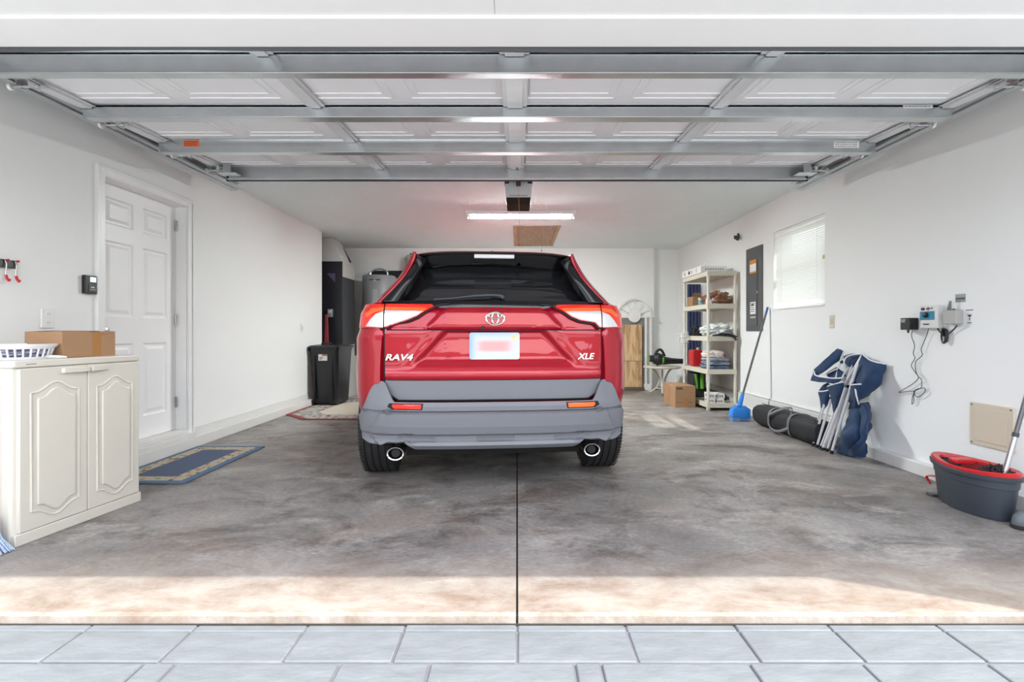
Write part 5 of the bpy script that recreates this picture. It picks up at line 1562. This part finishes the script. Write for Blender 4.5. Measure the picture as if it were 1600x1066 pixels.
# irrigation controller group
yc = 2.82 * 780 / 645 - .042
ic = wall_r('irrigation_controller', 'white irrigation controller with blue panel and black dial on right wall', 'controller', yc, 1.093)
obox('case', mat('controller_white', (.70, .70, .68), .4), -.072, .072, -.045, -.0005, -.078, .078, ic, bevel=.006, seg=3)
obox('front_panel', mat('controller_blue', (.015, .20, .32), .4), -.070, .050, -.0465, -.0455, -.022, .036, ic, bevel=0)
bm = NB(); lathe(bm, [(.018, 0), (.018, .010), (.012, .014)], 24, Matrix.Translation((-.018, -.0466, .012)) @ Matrix.Rotation(R(90), 4, 'X')); finish('dial', bm, M_black, ic)
obox('display', mat('lcd_dark', (.06, .02, .03), .2), -.060, -.030, -.0465, -.0455, .044, .062, ic, bevel=0)
for x, z in ((-.012, .054), (0, .060), (0, .047), (.012, .054), (.030, .056)):
    bm = NB(); cyl(bm, (x, -.0455, z), (x, -.049, z), .0045, 10); finish('button', bm, M_black, ic)
text('lettering', 'Hunter', .018, mat('logo_blue', (.02, .05, .12), .5), ic, (-.018, -.0462, -.050), ext=.0004, bold=.0004)
y_, z_ = wr(1429, 504)
wt = wall_r('power_adapter', 'black plug-in transformer in the white outlet left of the irrigation controller', 'power adapter', y_, z_ - .01)
obox('cover_plate', M_white, -.020, .050, -.008, -.0005, -.045, .075, wt, bevel=.003)
obox('adapter_body', M_black, -.048, .035, -.075, -.0085, -.042, .042, wt, bevel=.004)
bm = NB(); tube(bm, [(-.0, -.055, -.042), (-.0, -.055, -.065)], [.008, .005], 10); finish('strain_relief', bm, M_black, wt)
bm = NB()
for k in range(4):
    box(bm, -.042 + .011 * k, -.034 + .011 * k, -.0756, -.0750, .024, .030); box(bm, -.038 + .009 * k, -.032 + .009 * k, -.0756, -.0750, .012, .017)
finish('print', bm, M_sticker, wt)
y_, z_ = wr(1494, 494)
rb_ = wall_r('rain_sensor_receiver', 'small grey receiver box with stub antenna right of the irrigation controller', 'receiver', y_, z_)
M_rg = mat('receiver_grey', (.42, .42, .40), .5)
obox('case', M_rg, -.055, .042, -.05, -.0005, -.052, .038, rb_, bevel=.006, seg=3)
bm = NB(); tube(bm, [(-.030, -.03, .036), (-.020, -.03, .098)], [.012, .006], 12); finish('antenna', bm, mat('antenna_grey', (.16, .16, .16), .5), rb_)
bm = NB(); cyl(bm, (.005, -.03, .038), (.005, -.03, .046), .009, 12); finish('button', bm, M_black, rb_)
y_, z_ = wr(1498.5, 466)
o_ = obox('metal_label', mat('label_grey', (.30, .31, .31), .4), -.036, .036, -.002, -.0005, -.026, .026, bevel=0); o_.location = (XR, y_, z_); o_.rotation_euler = (0, 0, R(-90)); tag(o_, 'small grey label plate above the grey receiver box', 'label')
bm = NB(); box(bm, -.033, .033, -.0026, -.0021, -.010, .004); 
for k in range(5): box(bm, -.033 + .008 * k, -.028 + .008 * k, -.0026, -.0021, -.022, -.016)
finish('print', bm, M_dark, o_)
y_, z_ = wr(1512, 495)
o_ = thing('wall_decal', 'tiny black printed marks on the wall right of the receiver box', 'decal', (XR, y_, z_), R(-90))
bm = NB()
for k in range(4): box(bm, -.022 + .013 * k, -.014 + .013 * k, -.0012, -.0004, .038, .044)
prism(bm, [(-.016, .012), (.020, .012), (.004, -.004)], -.0012, -.0004)
box(bm, .0, .005, -.0012, -.0004, -.022, -.006); box(bm, -.014, .016, -.0012, -.0004, -.040, -.036)
finish('print', bm, M_ink, o_)
# cords
def cord(name, label, pts_px, r, m, X=2.80, cat='cord', closed=False, k=7, par=None):
    P_ = []
    for q in pts_px:
        P_.append(pt(q[0], q[1], X=q[2] if len(q) > 2 else X))
    bm = NB(); tube(bm, smooth_path(P_, k, closed), r, 7, closed=closed)
    o = finish(name, bm, m)
    if par is None: return tag(o, label, cat)
    o.parent = par; o.matrix_parent_inverse = (Matrix.Translation(par.location) @ Matrix.Rotation(par.rotation_euler.z, 4, 'Z')).inverted()
    return o
M_cord = mat('grey_cord', (.10, .10, .10), .6)
cord('power_cord', 'dark cord hanging from the black transformer down the right wall', [(1425.5, 517, 2.765), (1424.5, 526, 2.78), (1429, 540), (1427, 552), (1429.5, 560), (1424, 571), (1430, 582), (1435, 590, 2.79), (1430, 597), (1420, 604), (1411, 609), (1404.5, 613.5), (1415, 612), (1428, 611), (1438, 607), (1445, 607), (1444.5, 613), (1436, 620), (1430, 618.5), (1428.5, 612)], .0026, M_cord, par=wt)
cord('power_cord', 'dark cord hanging from the irrigation controller to the tangled loops', [(1451.5, 512, 2.79), (1448, 524), (1439.5, 545), (1441, 555), (1431, 565), (1430.5, 578), (1434.5, 588, 2.785), (1439.5, 593), (1439.5, 606, 2.79), (1432, 609), (1426.5, 618), (1424.8, 631.5), (1428, 626), (1428, 612, 2.79), (1436, 607, 2.785)], .0026, M_cord, par=ic)
cord('cable', 'short black cable between the controller and the bundled loop', [(1463.5, 511, 2.79), (1468, 518), (1474, 524)], .0042, M_black)
cord('cable', 'short black cable between the bundled loop and the grey receiver', [(1495, 509, 2.79), (1490, 515), (1480, 523)], .0042, M_black)
o_ = thing('bundled_cable', 'bundled black cable loop hanging between controller and receiver', 'cable', (XR, 2.82 * 780 / 672.5, .965), R(-90))
for k in range(3):
    bm = NB(); e_ = .004 * k
    tube(bm, [((.013 + e_ * .6) * cos(2 * pi * j / 28), -.010 - .007 * k, (.040 + e_) * sin(2 * pi * j / 28)) for j in range(28)], .0055, 8, closed=True); finish('loop', bm, M_black, o_)
bm = NB(); box(bm, -.003, .003, -.031, -.002, -.040, -.005); finish('tie', bm, M_rg, o_, bevel=.001)

# cream access panel
a, b = pt(1514.6, 627.3, X=2.81), pt(1584, 711.7, X=2.81)
ap_ = wall_r('access_panel', 'beige plastic access panel low on the right wall above the mop bucket', 'access panel', (a.y + b.y) / 2, .428)
hw_, hz = (a.y - b.y) / 2, .130
obox('plate', M_beige, -hw_, hw_, -.010, -.0005, -hz, hz, ap_, bevel=.005, seg=3)
obox('raised_field', M_beige, -hw_ + .035, hw_ - .035, -.013, -.0101, -hz + .03, hz - .03, ap_, bevel=.002)
for x in (-1, 1):
    for z in (-1, 1):
        bm = NB(); cyl(bm, (x * (hw_ - .017), -.010, z * (hz - .015)), (x * (hw_ - .017), -.0125, z * (hz - .015)), .0045, 10); finish('screw', bm, M_dark, ap_)

# blue broom leaning on the wall
bp0, bp1 = Vector((2.50, 5.585, .21)), Vector((2.795, 5.57, 1.265))
bb_ = thing('broom', 'broom with bright blue head and grey pole leaning on the right wall', 'broom', (2.50, 5.60, 0))
def L3(v): return Vector(v) - Vector((2.50, 5.60, 0))
bm = NB(); tube(bm, [L3(bp0), L3(bp1)], .0115, 14); finish('pole', bm, mat('pole_grey', (.10, .105, .11), .4), bb_)
bm = NB(); dirp = (bp1 - bp0).normalized(); tube(bm, [L3(bp1 - dirp * .06), L3(bp1 + dirp * .005)], .013, 14); finish('pole_cap', bm, mat('cap_blue', (.03, .16, .42), .4), bb_)
bm = NB(); tube(bm, [L3(bp0 - dirp * .05), L3(bp0 + dirp * .10)], [.030, .017], 14); finish('socket', bm, M_blue, bb_)
bm = NB()
hd = [(-.135, .045, -.03), (.085, .0, .0)]
tp = [(-.055, -.025, .165), (.055, -.025, .165), (.055, .025, .165), (-.055, .025, .165)]
bt4 = [(-.125, -.07, .045), (.09, -.075, .0285), (.09, .03, .0285), (-.125, .03, .045)]
A = [bm.verts.new(Vector(q)) for q in bt4]; M1 = [bm.verts.new(Vector(q)) for q in [(-.105, -.05, .13), (.10, -.052, .13), (.10, .03, .13), (-.105, .03, .13)]]; B = [bm.verts.new(Vector(q)) for q in tp]
for P_, Q_ in ((A, M1), (M1, B)):
    for k in range(4): bm.faces.new((P_[k], P_[(k + 1) % 4], Q_[(k + 1) % 4], Q_[k]))
bm.faces.new(A[::-1]); bm.faces.new(B)
finish('broom_head', bm, M_blue, bb_, bevel=.012, seg=3)
bm = NB()
for k in range(170):
    x = rr.uniform(-.115, .085); y = rr.uniform(-.062, .022)
    tube(bm, [(x, y, .05), (x * 1.08, y * 1.1 - .004, .002)], .0016, 4)
o_ = finish('bristles', bm, mat('pale_blue_bristles', (.35, .55, .85), .6), bb_); o_['kind'] = 'stuff'

# long black bag
bg_ = thing('duffel_bag', 'long black carry bag with grey straps lying along the right wall', 'bag', (2.655, 4.86, 0), R(0))
M_bag = mat('black_nylon', (.012, .012, .014), .7, bump=.3, bscale=120)
M_strap = mat('grey_webbing', (.17, .17, .18), .7)
bm = NB(); rings = []
for i in range(25):
    y = -.56 + 1.12 * i / 24; e = 1 - .10 * abs(2 * i / 24 - 1) ** 6 - (.12 if i in (0, 24) else 0)
    ring = []
    for k in range(24):
        a = 2 * pi * k / 24
        def pw(x, q=.7): return math.copysign(abs(x) ** q, x)
        nz_ = .010 * noise.noise(Vector((cos(a) * 1.5, y * 6, sin(a) * 1.5)))
        ring.append(bm.verts.new((-.01 + (.112 * e + nz_) * pw(cos(a)), y, .112 + (.110 * e + nz_) * pw(sin(a)))))
    rings.append(ring)
for A, B in zip(rings, rings[1:]):
    for k in range(24): bm.faces.new((A[k], A[(k + 1) % 24], B[(k + 1) % 24], B[k]))
bm.faces.new(rings[0][::-1]); bm.faces.new(rings[-1])
finish('bag_body', bm, M_bag, bg_, angle=60)
bm = NB(); tube(bm, [(-.012 + .0, y, .222) for y in (-.52, 0, .52)], .004, 6); tube(bm, [(-.075, y, .207) for y in (-.52, 0, .52)], .0025, 6); finish('zip', bm, M_dark, bg_)
def band(y):
    return [(-.01 + .118 * math.copysign(abs(cos(a)) ** .7, cos(a)), y, .112 + .116 * math.copysign(abs(sin(a)) ** .7, sin(a))) for a in [2 * pi * k / 32 for k in range(32)]]
def ribbon(name, path, w_, m, par, axis=Vector((0, 1, 0)), th=.003):
    bm = NB(); P_ = [Vector(p) for p in path]
    a = [bm.verts.new(p - axis * w_ / 2) for p in P_]; b = [bm.verts.new(p + axis * w_ / 2) for p in P_]
    for i in range(len(a) - 1): bm.faces.new((a[i], a[i + 1], b[i + 1], b[i]))
    o = finish(name, bm, m, par, angle=60); s_ = o.modifiers.new('thick', 'SOLIDIFY'); s_.thickness = th; s_.offset = 0; return o
for y in (.16, -.20): ribbon('strap', band(y) + [band(y)[0]], .035, M_strap, bg_)
ribbon('carry_handle', smooth_path([(-.125, .16, .12), (-.15, .10, .17), (-.10, .0, .235), (-.02, -.06, .262), (-.06, -.14, .235), (-.126, -.20, .14)], 8), .03, M_strap, bg_, Vector((.3, .8, .5)).normalized())
ribbon('carry_handle', smooth_path([(-.126, .16, .10), (-.150, .09, .05), (-.155, .0, .03), (-.150, -.10, .045), (-.128, -.20, .09)], 8), .03, M_strap, bg_, Vector((0, .3, .95)).normalized())

# ------------------------------------------------------------------ folded camp chairs leaning on the wall
def sheet(name, pxs, m, parent, org, k=6, th=.006, seed=0, wob=.012, hem=None, closed_hem=False):
    """soft fabric patch: corner points (px,py,X) in rows; bilinear grid between row curves, wrinkled."""
    rows_ = [[pt(q[0], q[1], X=q[2]) for q in r] for r in pxs]
    rows_ = [smooth_path(r, k) for r in rows_]
    nC = len(rows_[0]); cols = [smooth_path([r[i] for r in rows_], k) for i in range(nC)]
    bm = NB(); V = []
    for i, c in enumerate(cols):
        V.append([])
        for j, p in enumerate(c):
            d = noise.noise(Vector((p.y * 9 + seed, p.z * 9, seed * 3.7))) * wob + noise.noise(Vector((p.y * 22 + seed, p.z * 22, seed))) * wob * .4
            V[-1].append(bm.verts.new(p + Vector((d, 0, 0)) - org))
    hemp = [v.co.copy() for v in [c[0] for c in V]]
    for A, B in zip(V, V[1:]):
        for j in range(len(A) - 1): bm.faces.new((A[j], A[j + 1], B[j + 1], B[j]))
    o = finish(name, bm, m, parent, angle=70)
    s_ = o.modifiers.new('thick', 'SOLIDIFY'); s_.thickness = th; s_.offset = 0
    if hem:
        bm = NB(); tube(bm, hemp, hem, 8); finish('piping', bm, M_piping, o)
    return o
ORG = Vector((2.60, 4.15, 0))
def chair(label, legs, fabrics, straps, joints):
    t = thing('camp_chair', label, 'chair', ORG, group='folded camp chairs leaning on the right wall')
    for (a, b, r) in legs:
        bm = NB(); A, B = pt(*a[:2], X=a[2]), pt(*b[:2], X=b[2]); tube(bm, [A - ORG, B - ORG], r, 10)
        lg = finish('leg', bm, M_alu, t)
        if a[1] > 680:
            bm = NB(); d = (B - A).normalized(); tube(bm, [A - ORG - d * .004, A - ORG + d * .028], r + .003, 10); finish('foot_cap', bm, M_black, lg)
    for j in joints:
        bm = NB(); c = pt(j[0], j[1], X=j[2]) - ORG; tube(bm, [c - Vector((0, .012, 0)), c + Vector((0, .012, 0))], .014, 10); finish('joint', bm, M_black, t)
    for i, f in enumerate(fabrics): sheet(f[0], f[1], M_navy, t, ORG, seed=i + len(legs), **f[2])
    for s_ in straps:
        bm = NB(); tube(bm, smooth_path([pt(q[0], q[1], X=q[2]) - ORG for q in s_], 6), .006, 8); finish('piping', bm, M_piping, t)
    return t
def fX(px, py):     # X at which a floor point is seen
    return (px - CX) / FPX * (H * FPX / (py - CY)) 
# front chair (silver legs fan, seat and back cloth bunched)
FT = [(1299, 709), (1291, 706.5), (1286, 704), (1279, 702)]
legsA = [((1299, 709, fX(1299, 709) - .0), (1340, 568, 2.68), .011), ((1292, 705.5, fX(1292, 705.5)), (1324, 607, 2.66), .010), ((1288, 704, fX(1288, 704) + .01), (1321, 606, 2.62), .010),
         ((1281, 701.5, fX(1281, 701.5)), (1305, 640, 2.67), .009), ((1299, 707, fX(1299, 707) + .01), (1326, 605, 2.68), .009),
         ((1326, 605, 2.68), (1347, 553, 2.755), .008), ((1318, 603, 2.70), (1346, 556, 2.76), .007)]
fabA = [('seat_cloth', [[(1293, 604, 2.62), (1305, 600, 2.60), (1319, 597, 2.62)], [(1299, 620, 2.63), (1307, 616, 2.61), (1318, 610, 2.63)], [(1303, 645, 2.66), (1306, 640, 2.64), (1311, 632, 2.65)]], dict(hem=.006)),
        ('back_cloth', [[(1348, 553, 2.74), (1360, 564, 2.76), (1385, 569, 2.79)], [(1337, 580, 2.70), (1358, 585, 2.68), (1380, 595, 2.77)], [(1330, 605, 2.68), (1348, 608, 2.65), (1364, 612, 2.74)], [(1327, 628, 2.68), (1340, 626, 2.66), (1358, 618, 2.73)]], dict(hem=.007, wob=.03)),
        ('side_pocket', [[(1330, 602, 2.64), (1338, 601, 2.63), (1347, 600.5, 2.65)], [(1329, 620, 2.65), (1337, 622, 2.63), (1344, 622, 2.66)], [(1326, 640, 2.67), (1334, 638, 2.65), (1342, 632, 2.68)]], dict(hem=.006)),
        ('carry_cover', [[(1322, 652, 2.66), (1338, 634, 2.68), (1356, 628, 2.73)], [(1318, 670, 2.62), (1334, 655, 2.60), (1358, 655, 2.72)], [(1312, 690, 2.60), (1332, 680, 2.57), (1356, 685, 2.66)], [(1308, 708, 2.62), (1330, 714.5, 2.63), (1352, 715, 2.66)]], dict(wob=.045)),
        ('carry_cover', [[(1342, 640, 2.66), (1350, 630, 2.68), (1358, 632, 2.73)], [(1346, 670, 2.60), (1354, 660, 2.62), (1360, 662, 2.70)], [(1336, 695, 2.56), (1346, 692, 2.58), (1354, 690, 2.66)], [(1316, 711, 2.64), (1334, 714, 2.63), (1352, 714, 2.655)]], dict(wob=.035))]
chair('front folded camp chair with blue cloth bunched over a fan of silver legs', legsA, fabA,
      [[(1318, 570, 2.70), (1321, 560, 2.71), (1330, 555, 2.72), (1347, 553, 2.74)], [(1336, 603, 2.63), (1338, 618, 2.62), (1342, 632, 2.66)]],
      [(1324, 604, 2.66), (1328, 626, 2.66), (1334, 600, 2.66)])
legsB = [((1276, 699.5, fX(1276, 699.5)), (1298, 625, 2.66), .010), ((1270, 697, fX(1270, 697)), (1288, 632, 2.64), .010), ((1267, 694, fX(1267, 694) + .0), (1284, 638, 2.66), .009),
         ((1284, 704, fX(1284, 704)), (1317, 617, 2.68), .009), ((1306, 591, 2.72), (1318, 548, 2.775), .008), ((1323, 594, 2.72), (1336, 560, 2.76), .006)]
fabB = [('arm_band', [[(1308, 545, 2.76), (1296, 556, 2.72), (1284, 566, 2.68), (1271, 578, 2.65)], [(1316, 549, 2.76), (1300, 562, 2.72), (1288, 572, 2.68), (1272, 584, 2.65)], [(1312, 563, 2.76), (1300, 572, 2.72), (1290, 580, 2.68), (1276, 588, 2.66)]], dict()),
        ('arm_band', [[(1271, 579, 2.64), (1275, 587, 2.63), (1296, 591, 2.62), (1316, 591, 2.64)], [(1270, 586, 2.64), (1276, 592, 2.63), (1294, 596, 2.62), (1312, 596, 2.64)], [(1268, 595, 2.64), (1278, 597, 2.63), (1292, 598, 2.62), (1306, 600, 2.64)]], dict(hem=.006)),
        ('seat_cloth', [[(1278, 612, 2.64), (1288, 611.5, 2.63), (1296, 609, 2.64)], [(1281, 624, 2.65), (1289, 624, 2.63), (1296, 620, 2.65)], [(1283, 642, 2.67), (1288, 640, 2.65), (1296, 628, 2.67)]], dict(hem=.006)),
        ('seat_cloth', [[(1279, 611, 2.66), (1286, 602, 2.68), (1293, 598, 2.69)], [(1284, 612, 2.67), (1290, 606, 2.68), (1298, 603, 2.69)], [(1288, 614, 2.68), (1294, 609, 2.69), (1300, 606, 2.70)]], dict()),
        ('back_cloth', [[(1318, 556, 2.75), (1332, 552, 2.76), (1346, 554, 2.77)], [(1320, 566, 2.74), (1332, 565, 2.74), (1342, 568, 2.76)], [(1326, 573, 2.75), (1331, 574, 2.75), (1336, 576, 2.76)]], dict(hem=.006)),
        ('back_cloth', [[(1292, 583, 2.72), (1300, 578, 2.73), (1308, 574, 2.74)], [(1294, 588, 2.72), (1304, 584, 2.73), (1316, 580, 2.74)], [(1300, 592, 2.72), (1310, 590, 2.73), (1322, 588, 2.74)]], dict())]
chair('rear folded camp chair with blue looped arm band and slanting silver legs', legsB, fabB,
      [[(1291, 585, 2.70), (1300, 580, 2.71), (1309, 576, 2.72)], [(1326, 574, 2.73), (1320, 582, 2.72), (1316, 590, 2.70)]],
      [(1316, 566, 2.73), (1300, 622, 2.66), (1290, 630, 2.66)])

# ------------------------------------------------------------------ mop bucket, mop, shoe
mb = thing('mop_bucket', 'dark grey oval mop bucket with red wringer rim near right edge', 'bucket', (2.555, 2.80, 0), R(-3))
M_bk = mat('bucket_grey', (.045, .055, .07), .42)
def oval(cx_, cy_, rx, ry, z, n_=56, tip=.0):
    o = []
    for k in range(n_):
        a = 2 * pi * k / n_; s_ = sin(a)
        o.append(Vector((cx_ + rx * cos(a) * (1 - tip * max(0, s_)), cy_ + ry * s_, z(s_) if callable(z) else z)))
    return o
def loft(bm, rings, cap0=True, cap1=True):
    R_ = [[bm.verts.new(p) for p in r] for r in rings]
    for A, B in zip(R_, R_[1:]):
        for k in range(len(A)): bm.faces.new((A[k], A[(k + 1) % len(A)], B[(k + 1) % len(A)], B[k]))
    if cap0: bm.faces.new(R_[0][::-1])
    if cap1: bm.faces.new(R_[-1])
wz = lambda base: (lambda s_: base - .006 + .004 * max(0, s_) ** 1.5 + .006 * max(0, -s_) ** 3)
bm = NB()
loft(bm, [oval(0, 0, .105, .205, 0, tip=.15), oval(0, 0, .112, .212, .012, tip=.15), oval(0, 0, .130, .235, .17, tip=.2), oval(0, 0, .134, .24, .172, tip=.2), oval(0, .002, .138, .246, wz(.215), tip=.25),
          oval(0, .004, .148, .262, wz(.217), tip=.25), oval(0, .004, .150, .266, wz(.235), tip=.25), oval(0, .004, .140, .254, wz(.240), tip=.25), oval(0, 0, .130, .235, .17, tip=.2), oval(0, 0, .105, .20, .03, tip=.15)])
finish('bucket_body', bm, M_bk, mb, angle=40)
bm = NB()
wz2 = lambda base: (lambda s_: base - .008 + .006 * max(0, s_) ** 1.5 + .012 * max(0, -s_) ** 3)
loft(bm, [oval(0, .004, .140, .255, wz2(.235), tip=.25), oval(0, .004, .143, .258, wz2(.254), tip=.25), oval(0, .004, .137, .250, wz2(.260), tip=.25), oval(0, -.004, .112, .215, wz2(.252), tip=.3), oval(0, -.004, .110, .212, wz2(.238), tip=.3)], False, False)
rim = finish('wringer_rim', bm, M_red, mb, angle=50)
bm = NB()
loft(bm, [oval(0, -.09, .10, .115, .245), oval(0, -.09, .098, .112, .20), oval(0, -.09, .075, .085, .15)], False, True); finish('wringer_basket', bm, mat('dark_red_plastic', (.20, .01, .012), .4), mb)
bm = NB(); box(bm, -.055, .055, .045, .10, .235, .262); finish('spout_cover', bm, M_red, mb, bevel=.006)
bm = NB(); tube(bm, smooth_path([(-.03, .20, .12), (-.055, .26, .105), (-.04, .25, .06)], 5), .010, 8, flat=.5); finish('foot_pedal', bm, M_red, mb)
bm = NB(); box(bm, -.075, .03, .19, .245, .0, .014); finish('pedal_base', bm, M_bk, mb, bevel=.004)

mp_ = thing('mop', 'mop with black head in the red-rimmed bucket and grey metal pole', 'mop', (2.56, 2.66, .20))
p0, p1 = Vector((2.548, 2.613, .235)), Vector((2.62, 2.585, .595)); d_ = (p1 - p0)
pe = p0 + d_ * 3.0
o0 = Vector((2.56, 2.66, .20))
bm = NB(); tube(bm, [p0 - o0, p0 + d_ * .62 - o0], .0125, 16); finish('lower_pole', bm, M_steel, mp_)
bm = NB(); tube(bm, [p0 + d_ * .60 - o0, pe - o0], .0105, 16); finish('upper_pole', bm, mat('pole_dark_metal', (.16, .165, .17), .3, metal=.6), mp_)
bm = NB(); tube(bm, [p0 + d_ * .58 - o0, p0 + d_ * .64 - o0], .0145, 16); finish('pole_collar', bm, M_dark, mp_)
bm = NB(); blob(bm, (0, 0, .03), (.055, .065, .040), 31, .6, 5, 60, 36)
for k in range(60):
    a = rnd.uniform(0, 2 * pi); rr_ = rnd.uniform(.02, .055)
    tube(bm, smooth_path([(0, 0, .055), (rr_ * .6 * cos(a), rr_ * .6 * sin(a), .068), (rr_ * cos(a), rr_ * 1.1 * sin(a), rnd.uniform(.0, .04))], 3), .005, 5)
finish('mop_head', bm, M_blackm, mp_)['kind'] = 'stuff'
so_ = thing('rubber_shoe', 'dark grey rubber shoe on the floor right of the mop bucket', 'shoe', (2.625, 2.495, 0), R(80))
bm = NB()
loft(bm, [oval(0, 0, .050, .125, .0), oval(0, 0, .056, .132, .012), oval(0, 0, .054, .130, .035), oval(0, .01, .048, .115, lambda s_: .062 + .02 * max(0, -s_)), oval(0, .03, .030, .07, .085)])
finish('upper', bm, mat('shoe_grey', (.10, .115, .13), .45), so_)
bm = NB(); loft(bm, [oval(0, 0, .052, .128, 0), oval(0, 0, .060, .136, .004), oval(0, 0, .060, .136, .020)]); finish('sole', bm, M_blackm, so_)
bm = NB(); loft(bm, [oval(0, -.05, .026, .045, .086), oval(0, -.05, .024, .042, .0865)]); finish('opening', bm, M_under, so_)
